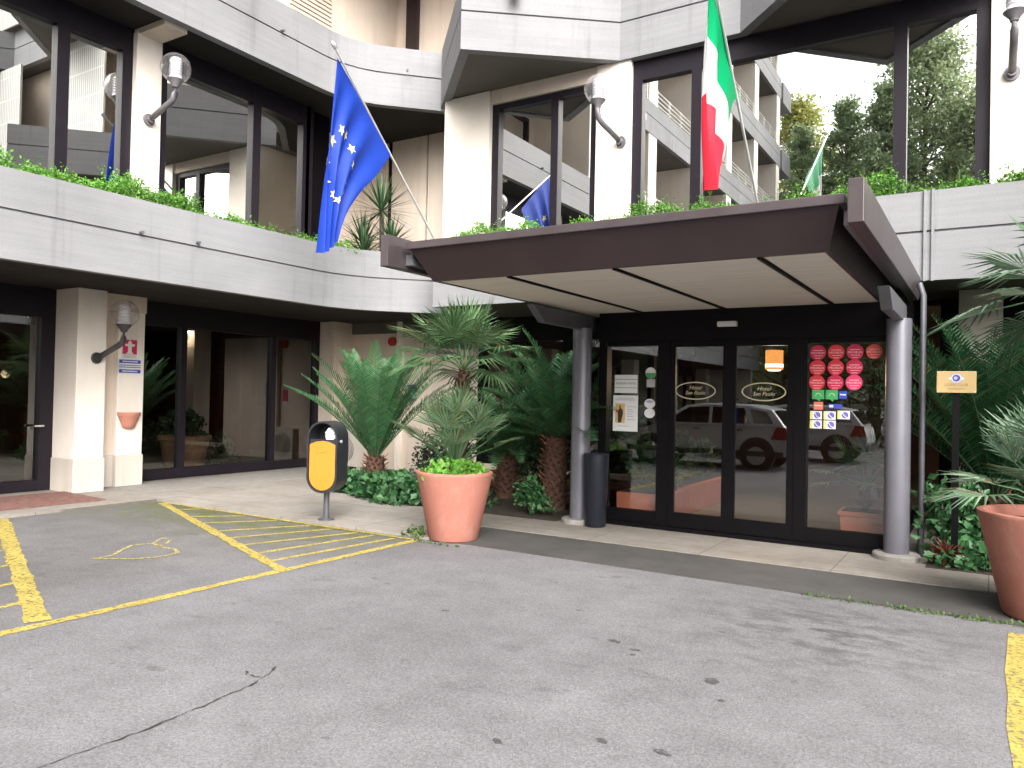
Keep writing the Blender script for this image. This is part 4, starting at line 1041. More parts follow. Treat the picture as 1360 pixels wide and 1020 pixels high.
for i in range(34):
    a = i*2.4; e = R(rng.uniform(15,75)); l = rng.uniform(.14,.24); d = Vector((math.cos(a)*math.cos(e),math.sin(a)*math.cos(e),math.sin(e))); s = Vector((-math.sin(a),math.cos(a),0))
    p = Vector((-0.36,8.62,BED+.08)); b.add([p-s*.008,p+s*.008,p+d*l*.6+s*.012,p+d*l+Vector((0,0,-.04)),p+d*l*.6-s*.012],[(0,1,2,3,4)])
b.build('leaf_rosette', M['bromeliad'], t, recalc=False)
MB().tube([(-0.36,8.62,BED-.02),(-0.36,8.62,BED+.09)],[.03,.02],8).build('stem', M['trunk_red'], t)
# yucca on the corner terrace: several spiky heads
t = thing('yucca', 'spiky yucca on the first floor corner terrace below the blue flag', 'plant', (-9.62,10.85,3.35))
rng = random.Random(9); tr = MB()
for n_, (x, y, z, l) in enumerate([(-9.66,10.8,4.98,.82),(-10.15,10.85,4.42,.74),(-9.36,10.75,4.32,.62),(-9.9,10.6,4.15,.66)]):
    tr.tube([(-9.66,10.85,3.3),((x-9.66)/2,10.85,(3.3+z)/2),(x,y,z)],[.055,.05,.045],8)
    b = MB()
    for i in range(74):
        a = i*2.399963; e = R(88-118*(i/74)**0.9+rng.uniform(-6,6)); ll = l*rng.uniform(.8,1.1)
        d = Vector((math.cos(a)*math.cos(e),math.sin(a)*math.cos(e),math.sin(e))); s = d.cross(Vector((0,0,1))); s = s.normalized() if s.length > .01 else Vector((1,0,0))
        p = Vector((x,y,z)); m = p+d*ll*.45; tip = p+d*ll+Vector((0,0,-.05*ll))
        b.add([p-s*.010,p+s*.010,m+s*.018,tip,m-s*.018],[(0,1,2,4),(4,2,3)])
    b.build('leaf_head', M['yucca'], t, recalc=False)
tr.build('trunk', M['bark'], t, smooth=True)
t2 = thing('yucca', 'spiky yucca standing at the end of the upper left glazing beside its own reflection', 'plant', (-10.1,9.75,3.6))
b = MB()
# trailing greenery in the troughs on top of the bands
def greenery(name, label, pts, n, size, h, w, seed, mat='fresh'):
    rng = random.Random(seed); b = MB()
    L_ = [(Vector(pts[i+1])-Vector(pts[i])).length for i in range(len(pts)-1)]; T = sum(L_)
    ph = [rng.uniform(0,6.28) for _ in range(4)]
    def pos(r):
        s = r.random()*T; i = 0
        while i < len(L_)-1 and s > L_[i]: s -= L_[i]; i += 1
        p = Vector(pts[i]).lerp(Vector(pts[i+1]), min(1,s/L_[i])); q = p.x*1.7+p.y*1.9
        hh = h*(0.62+0.24*math.sin(q*1.3+ph[0])+0.2*math.sin(q*3.7+ph[1])+0.12*math.sin(q*8.1+ph[2])); hh = max(hh, h*.12)
        k = r.random()
        return (p.x+r.uniform(-w,w)*.7+r.gauss(0,w*.2), p.y+r.uniform(-w,w)*.7+r.gauss(0,w*.2), p.z+hh*math.sqrt(k))
    leaves(b, n, pos, size, rng, .7, .55)
    st = [pos(rng) for _ in range(n//60)]
    for p in st:
        q = Vector(p)+Vector((rng.gauss(0,.04),rng.gauss(0,.04),rng.uniform(.06,.16)))
        b.add([p, (p[0]+.006,p[1],p[2]), (q.x+.003,q.y,q.z), tuple(q)],[(0,1,2,3)])
        leaves(b, 7, lambda r: (q.x+r.gauss(0,.03), q.y+r.gauss(0,.03), q.z+r.gauss(0,.03)), size*.8, rng, .5)
    o = b.build(name, M[mat], recalc=False); tag(o, label, None, None, 'stuff'); return o
greenery('trailing_greenery', 'bright feathery greenery in the trough of the left concrete band', [(-9.80,2.0,4.0),(-9.80,6.6,3.99),(-9.82,8.3,3.94)], 16000, 0.046, 0.37, 0.22, 51)
greenery('trailing_greenery', 'low greenery in the curved end of the left concrete band', [(-9.78,8.1,3.94),(-9.75,9.3,3.95),(-9.4,9.95,3.95)], 3600, 0.040, 0.22, 0.18, 52)
greenery('trailing_greenery', 'feathery greenery in the trough behind the canopy roof', [(-7.6,10.34,3.96),(-5.7,10.34,3.98),(-0.9,10.34,3.98)], 11000, 0.042, 0.40, 0.11, 53)
greenery('trailing_greenery', 'bright greenery in the trough right of the canopy', [(-1.0,10.32,3.96),(3.5,10.32,3.98)], 9000, 0.046, 0.36, 0.11, 54)
bpy.data.objects.remove(t2)

# ---------------------------------------------------------------- pots
def pot(label, c, r, h, plant=None):
    t = thing('terracotta_pot', label, 'pot', c, 'large salmon pots')
    MB().lathe([(r*.62,0),(r*.645,.012),(r*.985,h-.035),(r,h-.02),(r*.995,h-.004),(r*.975,h),(r*.90,h),(r*.88,h-.06),(r*.86,h-.10)], c, 48).build('pot_body', M['pot'], t, smooth=True)
    MB().lathe([(.02,h-.085),(r*.87,h-.085)], c, 32).build('potting_soil', M['soil'], t)
    return t
pot('large salmon pot on the ramp edge left of the canopy', (-5.03,6.92,0.01), 0.425, 0.74)
pot('large salmon pot cut by the right edge of the photo', (0.40,7.08,0.02), 0.49, 0.78)
fan_palm('bushy fan palm with many stems growing in the left salmon pot', (-5.03,6.92,0.66), 0.10, 0.09, 36, 0.60, 0.37, (89,38), 'fan_pot', 23, 0.40, group='fan palms', nseg=15, spread=1.15)
fan_palm('stiff grey green fan palm growing in the right hand salmon pot', (0.40,7.08,0.72), 0.12, 0.09, 26, 0.52, 0.42, (86,8), 'fan_grey', 24, 0.5, group='fan palms', nseg=16, spread=1.3, scale_mat='trunk_red')
b = MB(); leaves(b, 620, dome((-5.03,6.92,0.67), .37, .37, .21, .3), 0.075, random.Random(61), .7, .8)
tag(b.build('pot_weeds', M['fresh'], recalc=False), 'bright clover like weeds covering the soil of the left salmon pot', None, None, 'stuff')
b = MB(); leaves(b, 90, dome((-5.42,6.72,0.0), .20, .10, .12, .3), 0.05, random.Random(62), .7, .8); leaves(b, 50, dome((-5.0,6.55,0.0), .35, .05, .03, .3), 0.03, random.Random(63), .7, .8)
leaves(b, 260, lambda r: (r.uniform(-1.3,0.4), 6.70+r.gauss(0,.022), 0.002+abs(r.gauss(0,.012))), 0.030, random.Random(64), .8, .5)
M['weed'] = leaf_mat('mossy_weed', (0.035, 0.075, 0.015), (0.09, 0.16, 0.035), 0.6, 0.2)
tag(b.build('kerb_weeds', M['weed'], recalc=False), 'small green weeds in the seam between the ramp and the asphalt', None, None, 'stuff')

# ---------------------------------------------------------------- litter bin
def bin_():
    bx, by = -6.90, 6.84
    t = thing('litter_bin', 'oval black litter bin with a yellow front on a grey post', 'litter bin', (bx,by,PV))
    fx = Vector((math.cos(R(-72)), math.sin(R(-72)), 0)); sx = Vector((-fx.y, fx.x, 0)); up = Vector((0,0,1))
    c = Vector((bx,by,0.775+PV)); w, h, dp = 0.200, 0.435, 0.150
    def stad(w_, h_, n=14):
        st = []
        for i in range(n+1): an = PI*i/n; st.append((w_*math.cos(an), h_-w_+w_*math.sin(an)))
        for i in range(n+1): an = PI+PI*i/n; st.append((w_*math.cos(an), -(h_-w_)+w_*math.sin(an)))
        return st
    o = stad(w,h); i_ = stad(w-.022,h-.022); b = MB(); n = len(o)
    P = lambda q, f: c+sx*q[0]+up*q[1]+fx*f
    vs = [P(q,dp) for q in o]+[P(q,-dp) for q in o]+[P(q,dp) for q in i_]+[P(q,-dp+.02) for q in i_]
    fs = []
    for k in range(n):
        k2 = (k+1)%n
        fs += [(k,k2,n+k2,n+k),(k,2*n+k,2*n+k2,k2),(2*n+k,3*n+k,3*n+k2,2*n+k2)]
    fs += [tuple(range(n,2*n)), tuple(range(3*n,4*n))]
    b.add(vs, fs); b.build('shell', M['bin_black'], t, smooth=True)
    # yellow front plate: lower part of the oval, arched on top
    wi = w-.03; low = [(wi*math.cos(PI+PI*k/14), -(h-.03-wi)+wi*math.sin(PI+PI*k/14)) for k in range(15)]
    pl = low+[(wi,0.150),(wi*.5,0.185),(0,0.196),(-wi*.5,0.185),(-wi,0.150)]
    fr = MB().extrude([P(q,dp-.022) for q in pl], fx*0.014).build('front_plate', M['yellow'], t, bevel=0.004)
    MB().tube([P((-.06,.075),dp-.006),P((-.03,.062),dp-.004),P((.03,.062),dp-.004),P((.06,.075),dp-.006)],0.004,6).build('plate_slot', M['yellow'], fr)
    MB().extrude([P(q,dp-.03) for q in [(-wi,.13),(wi,.13),(wi,.215),(-wi,.215)]], fx*0.01).build('inner_rim', M['bin_black'], t)
    # crumpled white bag in the opening
    bg = MB(); rng = random.Random(3); ct = P((.075,.275),dp-.08); rr = 10; nn = 7
    for i in range(nn+1):
        for k in range(rr):
            th = PI*i/nn; ph = 2*PI*k/rr; r = 0.075*rng.uniform(.75,1.15)
            bg.v.append(tuple(ct+r*(math.sin(th)*math.cos(ph)*sx+math.sin(th)*math.sin(ph)*fx+1.15*math.cos(th)*up)))
    bg.f = [(i*rr+k,i*rr+(k+1)%rr,(i+1)*rr+(k+1)%rr,(i+1)*rr+k) for i in range(nn) for k in range(rr)]
    bag = bg.build('rubbish_bag', M['white_bag']); tag(bag, 'crumpled white plastic bag stuffed in the mouth of the litter bin', 'bag')
    MB().tube([(bx,by,PV),(bx,by,0.36+PV)],0.036,16).lathe([(.10,0),(.10,.012),(.04,.016)],(bx,by,PV),20).build('post', M['steel'], t, smooth=True)
    MB().disc(P((w,.19),.05), fx, up, 0.02, sx*0.012, 12).build('lock', M['pole'], t)
bin_()
# ashtray stand
t = thing('ashtray_bin', 'tall slim black cylindrical ashtray bin beside the left column', 'ashtray', (-4.07,8.52,PV))
MB().lathe([(.115,0),(.13,.02),(.155,.86),(.157,.88),(.15,.885),(.14,.87),(.13,.85)],(-4.07,8.52,PV),36).build('bin_body', M['ash_black'], t, smooth=True)
MB().lathe([(.13,.84),(.125,.855),(.03,.862)],(-4.07,8.52,PV),24).build('ash_tray', M['pole'], t, smooth=True)
# brass plaque on a post
t = thing('plaque_sign', 'brass plaque with a violet wheel emblem on a thin dark post right of the canopy', 'sign', (-0.285,8.62,BED))
MB().box(-.315,-.255,8.63,8.66,BED-.02,1.84).build('post', M['black'], t)
pl = MB().box(-.452,-.118,8.60,8.625,1.715,1.925).build('plate', M['brass'], t, bevel=0.004)
cx, cz = -.285, 1.858
n = 24; ring = MB()
for k in range(n):
    a0, a1 = 2*PI*k/n, 2*PI*(k+.62)/n
    ring.add([(cx+r*math.cos(a),8.597,cz+r*math.sin(a)) for r, a in ((.040,a0),(.052,a0),(.052,a1),(.040,a1))],[(0,1,2,3)])
ring.build('emblem_gear', M['lilac'], pl, recalc=False)
MB().disc((cx,8.598,cz),(1,0,0),(0,0,1),.042,(0,-.001,0),28).build('emblem_disc', M['st_pale'], pl)
MB().disc((cx,8.5965,cz),(1,0,0),(0,0,1),.034,(0,-.001,0),24).build('emblem_centre', M['navy'], pl)
MB().disc((cx-.006,8.595,cz),(1,0,0),(0,0,1),.016,(0,-.001,0),16).build('emblem_highlight', M['lilac'], pl)
for sg in (-1,1):
    MB().extrude([(cx+sg*.05,8.597,cz+.012),(cx+sg*.066,8.597,cz-.004),(cx+sg*.05,8.597,cz-.018),(cx+sg*.040,8.597,cz-.004)],(0,-.001,0)).build('emblem_wing', M['white'], pl)
text('plaque_lettering', 'LIONS CLUB', M['brass_text'], pl, (cx,8.5985,1.792), FACE_S, 0.036)
text('plaque_lettering', 'meeting place', M['brass_text'], pl, (cx,8.5985,1.756), FACE_S, 0.026)
for x in (-.44,-.13):
    for z in (1.727,1.913): MB().disc((x,8.60,z),(1,0,0),(0,0,1),.007,(0,-.004,0),10).build('screw', M['pole'], pl)

# ---------------------------------------------------------------- signs and bowl on the cream pier
XS = -11.695
t = thing('hydrant_sign', 'small red sign with a white hydrant symbol on the cream pier', 'sign', (XS,7.20,2.2))
pl = MB().box(XS,XS+.008,7.07,7.33,2.06,2.37).build('plate', M['white'], t)
MB().box(XS+.008,XS+.010,7.08,7.32,2.13,2.36).build('red_field', M['sign_red'], pl)
sy = 7.20; b = MB()
for p in ([(-.055,2.135),(.055,2.135),(.055,2.155),(.032,2.16),(.032,2.255),(.075,2.255),(.085,2.29),(.032,2.295),(.03,2.32),(.012,2.345),(-.012,2.345),(-.03,2.32),(-.032,2.295),(-.085,2.29),(-.075,2.255),(-.032,2.255),(-.032,2.16),(-.055,2.155)],):
    b.extrude([(XS+.0105,sy+q[0],q[1]) for q in p],(.001,0,0))
b.build('hydrant_symbol', M['white'], pl)
b = MB()
for z in (2.112,2.095,2.078): b.box(XS+.008,XS+.0095,7.10,7.30,z-.004,z+.004)
b.build('printed_line', M['ink_light'], pl)
t = thing('blue_notice', 'small white notice with two blue bars under the red sign on the cream pier', 'sign', (XS,7.20,1.95))
pl = MB().box(XS,XS+.008,7.02,7.40,1.82,2.05).build('plate', M['white'], t)
for z in (2.012,1.858):
    MB().box(XS+.008,XS+.010,7.03,7.39,z-.028,z+.028).build('blue_bar', M['sign_blue'], pl)
    MB().box(XS+.010,XS+.011,7.08,7.34,z-.010,z+.010).build('white_print', M['st_pale'], pl)
MB().box(XS+.008,XS+.010,7.03,7.39,1.945,1.957).box(XS+.008,XS+.010,7.03,7.39,1.915,1.927).build('blue_line', M['sign_blue'], pl)
t = thing('wall_bowl', 'small half round terracotta bowl fixed to the cream pier', 'planter', (XS,7.21,1.0))
pr = [(.085,.955),(.10,.965),(.135,1.05),(.165,1.13),(.185,1.15),(.19,1.20),(.175,1.205),(.16,1.15)]
b = MB(); n = 20; m = len(pr)
for r, z in pr:
    for k in range(n+1):
        a = -PI/2+PI*k/n; b.v.append((XS+r*.85*math.cos(a), 7.21+r*math.sin(a), z))
b.f = [(i*(n+1)+k,i*(n+1)+k+1,(i+1)*(n+1)+k+1,(i+1)*(n+1)+k) for i in range(m-1) for k in range(n)]+[tuple(range(n+1))]
b.build('bowl', M['terracotta'], t, smooth=True)
b = MB(); 
b.quad(*[(XS+.14*math.cos(-PI/2+PI*k/10),7.21+.165*math.sin(-PI/2+PI*k/10),1.16) for k in range(11)]).build('bowl_soil', M['soil'], t, recalc=False)

# notices and alarm on the corner wall behind the palms
for y, z, m_, lab in ((0,1.62,'sign_red','red fire extinguisher notice on the corner wall behind the cycad'),):
    t = thing('wall_notice', lab, 'sign', (-10.52,12.19,1.5))
    MB().box(-10.60,-10.44,12.185,12.195,1.35,1.62).build('plate', M['sign_red'], t); MB().box(-10.58,-10.46,12.183,12.186,1.28,1.36).build('caption', M['paper'], t)
t = thing('wall_notice', 'blue and white notice on the corner wall between the palm fronds', 'sign', (-9.95,12.19,1.7))
MB().box(-10.06,-9.86,12.185,12.195,1.45,1.78).build('plate', M['sign_blue'], t); MB().box(-10.04,-9.88,12.183,12.186,1.5,1.62).build('caption', M['st_pale'], t)
t = thing('fire_alarm', 'dark red alarm bell high on the corner wall', 'alarm', (-10.55,12.15,2.65))
MB().disc((-10.5,12.19,2.66),(1,0,0),(0,0,1),.09,(0,-.07,0),20).build('bell', M['photo_red'], t, smooth=True)
MB().box(-10.56,-10.44,12.17,12.195,2.58,2.74).build('back_plate', M['bin_black'], t)
# air conditioner outdoor unit
t = thing('air_conditioner', 'white air conditioner unit on the ground in the corner behind the tall cycad', 'air conditioner', (-11.1,11.75,PV))
MB().box(-11.5,-10.7,11.55,11.9,PV+.06,.78).box(-11.45,-11.35,11.55,11.9,PV,PV+.06).box(-10.85,-10.75,11.55,11.9,PV,PV+.06).build('casing', M['plinth'], t, bevel=0.012)
b = MB()
for i in range(6):
    r = .05+.04*i; b.tube([(-11.18+r*math.cos(2*PI*k/20),11.54,.43+r*math.sin(2*PI*k/20)) for k in range(21)],.006,4)
b.build('fan_grille', M['bin_black'], t)

# ---------------------------------------------------------------- things inside the porch and the rooms
t = thing('trough_planter', 'long red terracotta trough just inside the left entrance pane', 'planter', (-3.75,10.0,PV))
MB().extrude([(-4.05,9.1,PV+.01),(-3.45,9.1,PV+.01),(-3.42,9.1,.40),(-4.06,9.1,.40)],(0,.75,0)).extrude([(-4.05,9.95,PV+.01),(-3.48,9.95,PV+.01),(-3.45,9.95,.42),(-4.06,9.95,.42)],(0,2.1,0)).build('trough', M['terracotta_red'], t, bevel=0.012)
MB().box(-4.02,-3.50,9.14,9.80,.38,.405).box(-4.02,-3.52,10.0,12.0,.40,.425).build('potting_soil', M['soil'], t)
bush('indoor_plant', 'dark leafy plant in the red trough inside the left pane', (-3.75,9.5,.40), (.36,.34,.8), 420, 0.16, 'ground_leaf', 71, lumps=6, group='plants inside the porch')
bush('indoor_plant', 'dark leafy plant at the back of the red trough', (-3.78,11.2,.42), (.36,.6,.7), 380, 0.16, 'bush', 72, lumps=6, group='plants inside the porch')
t = thing('box_planter', 'small square red planter inside the right entrance pane', 'planter', (-1.2,9.6,PV))
MB().extrude([(-1.42,9.40,PV+.01),(-1.0,9.40,PV+.01),(-.97,9.40,.36),(-1.45,9.40,.36)],(0,.4,0)).box(-1.47,-.95,9.38,9.82,.32,.37).build('planter_body', M['terracotta_red'], t, bevel=0.01)
MB().box(-1.43,-.99,9.42,9.78,.36,.375).build('potting_soil', M['soil'], t)
fan_palm('wispy palm in the small red planter inside the right pane', (-1.2,9.6,.37), 0.25, 0.03, 14, 0.40, 0.34, (80,10), 'fan', 25, 0.9, group='plants inside the porch', nseg=16)
t = thing('hanging_lamp', 'lit orange drum lampshade hanging inside the entrance', 'lamp', (-2.70,11.6,2.2))
MB().lathe([(.125,-.14),(.125,.14),(.115,.14),(.115,-.14)],(-2.70,11.6,2.20),24).build('lamp_shade', M['lamp_glow'], t, smooth=True)
M['bulb_glow'] = emit_mat('lit_bulb', (1.0, 0.72, 0.34), 1.3)
MB().lathe([(.02,-.165),(.085,-.16),(.105,-.13),(.122,-.128),(.1265,-.10),(.1265,-.06),(.10,-.06)],(-2.70,11.6,2.20),24).build('lamp_diffuser', M['bulb_glow'], t, smooth=True)
MB().tube([(-2.70,11.6,2.30),(-2.70,11.6,2.66)],.008,6).build('cord', M['black'], t)
t = thing('ceiling_lamp', 'lit round ceiling lamp inside the left ground floor room', 'lamp', (-14.3,10.15,3.0))
MB().lathe([(.11,-.02),(.16,.0)],(-14.3,10.15,2.80),20).build('diffuser', M['ceil_glow'], t); MB().lathe([(.16,0.004),(.03,.14)],(-14.3,10.15,2.80),16).build('lamp_body', M['black'], t)
t = thing('clay_urn', 'big aged clay urn with moulded rim behind the left ground floor window', 'pot', (-12.75,8.95,PV))
MB().lathe([(.30,0),(.34,.06),(.42,.55),(.44,.60),(.48,.62),(.48,.69),(.45,.70),(.41,.66)],(-12.78,9.0,PV),36).build('urn_body', M['clay'], t, smooth=True)
MB().lathe([(.02,.62),(.42,.62)],(-12.78,9.0,PV),24).build('potting_soil', M['soil'], t)
bush('indoor_plant', 'dark foliage rising from the clay urn behind the left window', (-12.8,9.0,.68), (.5,.5,.7), 380, 0.14, 'bush', 73, lumps=6, group='plants behind the left windows')
bush('indoor_plant', 'pale leafy plant low behind the glass beside the cream pier', (-12.7,7.8,PV), (.4,.35,.5), 260, 0.13, 'ground_leaf', 74, lumps=5, group='plants behind the left windows')
bush('indoor_plant', 'dark spreading plant behind the middle of the left windows', (-13.0,10.0,PV), (.5,.5,.9), 420, 0.14, 'bush', 75, lumps=6, group='plants behind the left windows')

def lamp_light(name, loc, watts, col, r=0.12):
    l = bpy.data.lights.new(name, 'POINT'); l.energy = watts; l.color = col; l.shadow_soft_size = r
    o = bpy.data.objects.new(name, l); COL.objects.link(o); o.location = loc
lamp_light('ceiling_lamp_light', (-14.3,10.15,2.70), 45, (1.0,0.80,0.58))
lamp_light('hanging_lamp_light', (-2.70,11.6,1.92), 16, (1.0,0.72,0.45))

# ---------------------------------------------------------------- cars out of frame (mirrored in the doors)
def car(label, x0, yc, mat, flip=1):
    """length along X, tail at larger x"""
    t = thing('parked_car', label, 'car', (x0, yc, 0), 'parked cars mirrored in the glass')
    W = 0.86
    prof = [(-2.0,.32),(-2.06,.55),(-1.98,.78),(-1.2,.97),(-.95,1.0),(1.86,1.02),(1.98,.9),(2.03,.62),(2.0,.34)]
    pts = [(x*flip, z) for x, z in prof]
    b = MB(); n = len(pts)
    rows = [(-W*.94,.985),(-W,1.0),(W,1.0),(W*.94,.985)]
    vs = []
    for yy, k in rows:
        for x, z in pts: vs.append((x0+x*k, yc+yy, .3+(z-.3)*(1 if abs(yy) > W*.97 else .985)))
    fs = []
    for r in range(3):
        for i in range(n): i2 = (i+1)%n; fs.append((r*n+i,r*n+i2,(r+1)*n+i2,(r+1)*n+i))
    fs += [tuple(range(n)), tuple(range(3*n,4*n))[::-1]]
    body = b.add(vs, fs).build('body', M[mat], t, bevel=0.05, smooth=True)
    roof = [(-1.15,.99),(-.42,1.46),(.1,1.52),(1.1,1.50),(1.62,1.40),(1.93,1.0)]
    ro = MB(); vs = []
    for yy, k in ((-.80,0),(.80,0)):
        for x, z in roof: vs.append((x0+x*flip, yc+yy*(1-.14*(z-1.0)/.5), z))
    m = len(roof); fs = [(i,i+1,m+i+1,m+i) for i in range(m-1)]+[tuple(range(m))[::-1],tuple(range(m,2*m))]
    cab = ro.add(vs, fs).build('cabin', M[mat], t, bevel=0.04, smooth=True)
    def side(poly, name, sg):
        bb = MB(); q = [(x0+x*flip, yc+sg*(.80*(1-.14*(z-1.0)/.5)+.006), z) for x, z in poly]
        bb.extrude(q, (0, sg*.006, 0)).build(name, M['car_glass'], cab)
    for sg in (-1, 1):
        side([(-.92,1.05),(-.34,1.41),(.16,1.44),(.16,1.05)],'side_window',sg)
        side([(.24,1.05),(.24,1.44),(.98,1.42),(1.12,1.06)],'side_window',sg)
        side([(1.22,1.07),(1.12,1.40),(1.5,1.33),(1.66,1.08)],'side_window',sg)
        for hx in (-.1,.9): MB().box(x0+hx*flip-.09,x0+hx*flip+.09,yc+sg*(W+.0),yc+sg*(W+.025),.90,.925).build('door_handle', M['plastic'], body)
        MB().extrude([(x0+q[0]*flip,yc+sg*(W-.05),q[1]) for q in ((1.62,.72),(1.98,.72),(1.95,1.0),(1.75,1.0))],(0,sg*.07,0)).build('tail_light', M['tail'], body)
        MB().box(x0-1.9,x0+1.9,yc+sg*(W-.02),yc+sg*(W+.02),.32,.44).build('sill_trim', M['plastic'], body)
        for wx in (-1.28,1.30):
            cx_ = x0+wx*flip; wy = yc+sg*(W-.10)
            wh = MB().tube([(cx_,wy-.10,.33),(cx_,wy+.10,.33)],.33,28).build('wheel', M['tyre'], t, smooth=True)
            MB().tube([(cx_,wy+sg*.06,.33),(cx_,wy+sg*.115,.33)],.21,20).build('rim', M['rim'], wh, smooth=True)
            MB().tube([(cx_,wy-.09*sg,.36),(cx_,wy+sg*.085,.36)],.40,28).build('wheel_arch', M['plastic'], body, smooth=True)
    MB().extrude([(x0+x*flip,yc-.66,z) for x, z in ((1.66,1.37),(1.92,1.05),(1.93,1.05),(1.67,1.38))],(0,1.32,0)).build('rear_window', M['car_glass'], cab)
    MB().box(x0+1.95*flip-.08,x0+1.95*flip+.1,yc-.8,yc+.8,.34,.55).build('bumper', M['plastic'], t, bevel=0.03)
    return t
car('silver hatchback parked just outside the left of the frame, mirrored in the doors', -5.85, -1.1, 'silver')
car('white hatchback parked beyond the silver one, mirrored in the right pane', -4.7, -4.6, 'white_car')
car('white car parked further back under the trees, seen only in the glass', 1.6, -10.2, 'white_car', -1)

# ---------------------------------------------------------------- trees behind the photographer (mirrored in the upstairs glass)
def tree(name, label, c, h, r, hb, mat, seed, clumps=46, per=90, leaf=0.33, shape='round'):
    rng = random.Random(seed); t = thing(name, label, 'tree', c, 'trees beyond the car park')
    tb = MB(); tb.tube([(c[0],c[1],-.1),(c[0]+.1,c[1],h*.35),(c[0]-.1,c[1]+.1,h*.7),(c[0],c[1],h*.95)],[.035*h*.55,.02*h*.6,.012*h*.5,.03],10)
    b = MB()
    clumps = int(clumps*1.5); per = int(per*1.35); leaf *= .68
    for i in range(clumps):
        q = (i+.5)/clumps; z = hb+(h-hb)*q
        if shape == 'cone': rr = r*(1-q)**.8+.25
        elif shape == 'tall': rr = r*(math.sin(PI*min(1,q*.85+.12)))**.6
        else: rr = r*math.sqrt(max(0.05,1-(2*q-.9)**2))
        a = i*2.399963+rng.uniform(-.4,.4); k = rr*math.sqrt(rng.uniform(.15,1)); cc = (c[0]+k*math.cos(a), c[1]+k*math.sin(a), z+rng.uniform(-.5,.5))
        if i % 2 == 0: tb.tube([(c[0],c[1],max(hb*.7,z-1.2)),((c[0]+cc[0])/2,(c[1]+cc[1])/2,z-.4),cc],[.07,.045,.015],5)
        s = rng.uniform(.55,1.05)*(r*.42 if shape != 'cone' else max(.5,rr*.5))
        leaves(b, per, lambda g: (cc[0]+g.gauss(0,s*.5), cc[1]+g.gauss(0,s*.5), cc[2]+g.gauss(0,s*.38)), leaf, rng, .1, .6)
    b.build('crown', M[mat], t, recalc=False); tb.build('trunk', M['bark'], t, smooth=True)
    return t
tree('broadleaf_tree', 'tall pale green tree mirrored in the last upstairs window', (-3.2,-27,0), 22.5, 3.0, 4, 'tree_green', 81, 130, 110, .36, 'tall')
tree('broadleaf_tree', 'pale green tree with a loose crown mirrored beside the right upstairs pier', (-0.6,-25.5,0), 17.5, 2.6, 3, 'tree_green', 82, 110, 110, .34, 'tall')
tree('broadleaf_tree', 'yellowish green tree mirrored next to the balconies', (-10.9,-30,0), 21, 3.2, 3, 'tree_yellow', 83, 80, 100, .40)
tree('conifer_tree', 'dark conifer mirrored behind the flag in the upstairs glass', (-7.2,-26,0), 18.5, 3.6, 2, 'tree_dark', 84, 100, 100, .34, 'cone')
tree('conifer_tree', 'dark broad conifer mirrored left of the dark mullion', (-4.9,-24,0), 18.5, 3.8, 2, 'tree_dark', 85, 110, 100, .34, 'cone')
tree('conifer_tree', 'dark conifer at the left edge of the mirrored group of trees', (-9.3,-24.5,0), 17.0, 3.2, 2, 'tree_dark', 86, 80, 90, .34, 'cone')
tree('broadleaf_tree', 'grey green tree low among the mirrored conifers', (-8.6,-33,0), 15, 3.4, 3, 'tree_green', 87, 50, 80, .40)
tree('broadleaf_tree', 'round green tree at the right end of the mirrored row', (3.5,-24,0), 13, 3.6, 3, 'tree_green', 88, 50, 90, .38)
tree('broadleaf_tree', 'round dark tree closing the car park behind the white car', (8.0,-22,0), 12, 3.8, 3, 'tree_dark', 89, 50, 90, .38)
b = MB(); rng = random.Random(90)
for i in range(26): leaves(b, 130, dome((-8.5+.75*i,-13.2+rng.uniform(-.3,.3),0),.8,.7,1.9+rng.uniform(-.3,.4),.7),.22,rng,.2,.6)
tag(b.build('hedge', M['bush'], recalc=False), 'long dark hedge along the back of the car park, seen only in the glass', 'hedge')

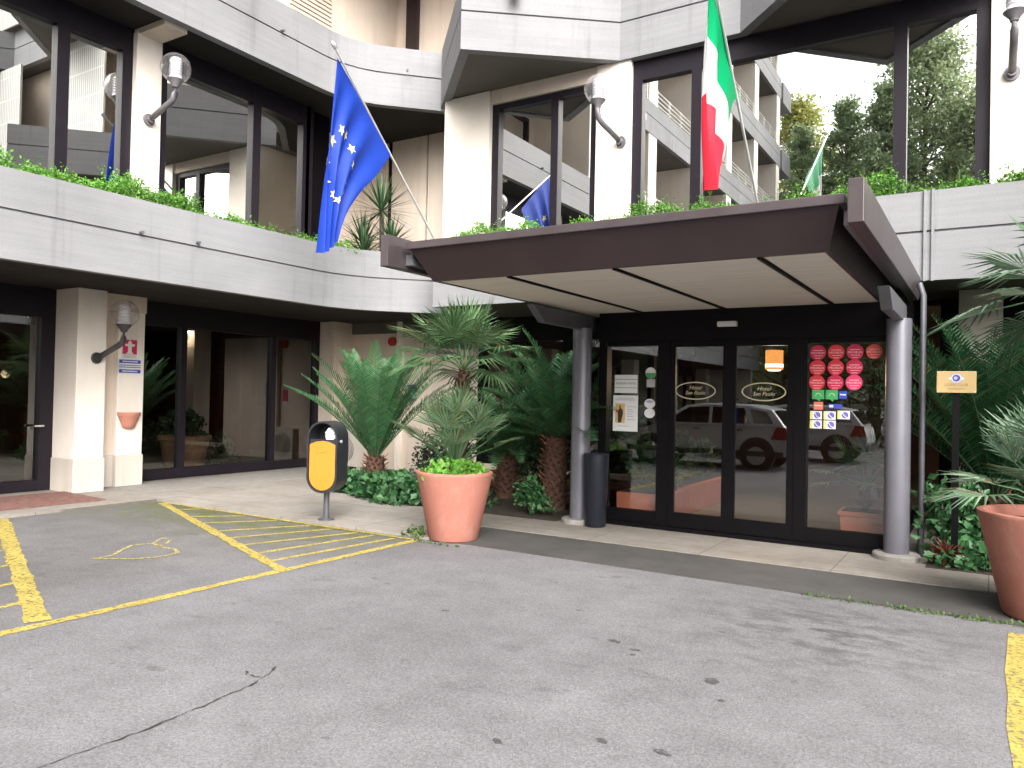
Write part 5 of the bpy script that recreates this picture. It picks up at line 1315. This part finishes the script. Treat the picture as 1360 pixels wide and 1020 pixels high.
# ---------------------------------------------------------------- camera, sky, sun
cd = bpy.data.cameras.new('camera'); co = bpy.data.objects.new('camera', cd); COL.objects.link(co)
F = 1022.0; cd.sensor_width = 36.0; cd.lens = F/1360*36.0; cd.clip_start = 0.05; cd.clip_end = 500
yaw, roll, pitch = R(31.9), 0.021, R(0.85)
f = Vector((-math.sin(yaw)*math.cos(pitch), math.cos(yaw)*math.cos(pitch), math.sin(pitch)))
r0 = Vector((math.cos(yaw), math.sin(yaw), 0)); u0 = r0.cross(f)
r = r0*math.cos(roll)+u0*math.sin(roll); u = u0*math.cos(roll)-r0*math.sin(roll)
mm = Matrix(((r.x,u.x,-f.x,0),(r.y,u.y,-f.y,0),(r.z,u.z,-f.z,1.6),(0,0,0,1)))
co.matrix_world = mm
S.camera = co

w = bpy.data.worlds.new('World'); S.world = w; w.use_nodes = True
nt = w.node_tree; nt.nodes.clear()
sky = nt.nodes.new('ShaderNodeTexSky'); sky.sky_type = 'NISHITA'; sky.sun_disc = False
SUN_EL, SUN_AZ = R(40), R(138)      # azimuth clockwise from +Y
sky.sun_elevation = SUN_EL; sky.sun_rotation = SUN_AZ; sky.air_density = 1.0; sky.dust_density = 6.0; sky.ozone_density = 1.0
hs = nt.nodes.new('ShaderNodeHueSaturation'); hs.inputs['Saturation'].default_value = 0.30
bg = nt.nodes.new('ShaderNodeBackground'); bg.inputs[1].default_value = 0.15
ow = nt.nodes.new('ShaderNodeOutputWorld')
L(nt, sky.outputs[0], hs.inputs['Color']); L(nt, hs.outputs[0], bg.inputs[0]); L(nt, bg.outputs[0], ow.inputs[0])
sl = bpy.data.lights.new('sun', 'SUN'); sl.energy = 0.62; sl.angle = R(60); sl.color = (1.0, 0.96, 0.90)
so = bpy.data.objects.new('sun', sl); COL.objects.link(so)
sd = Vector((math.sin(SUN_AZ)*math.cos(SUN_EL), math.cos(SUN_AZ)*math.cos(SUN_EL), math.sin(SUN_EL)))
so.rotation_euler = sd.to_track_quat('Z', 'Y').to_euler(); so.location = (5, -8, 25)

S.view_settings.view_transform = 'Standard'; S.view_settings.look = 'None'; S.view_settings.gamma = 1; S.view_settings.exposure = 1.85
S.cycles.max_bounces = 10; S.cycles.glossy_bounces = 5; S.cycles.transparent_max_bounces = 24; S.cycles.diffuse_bounces = 4
S.cycles.use_denoising = True
S.cycles.caustics_reflective = False; S.cycles.caustics_refractive = False
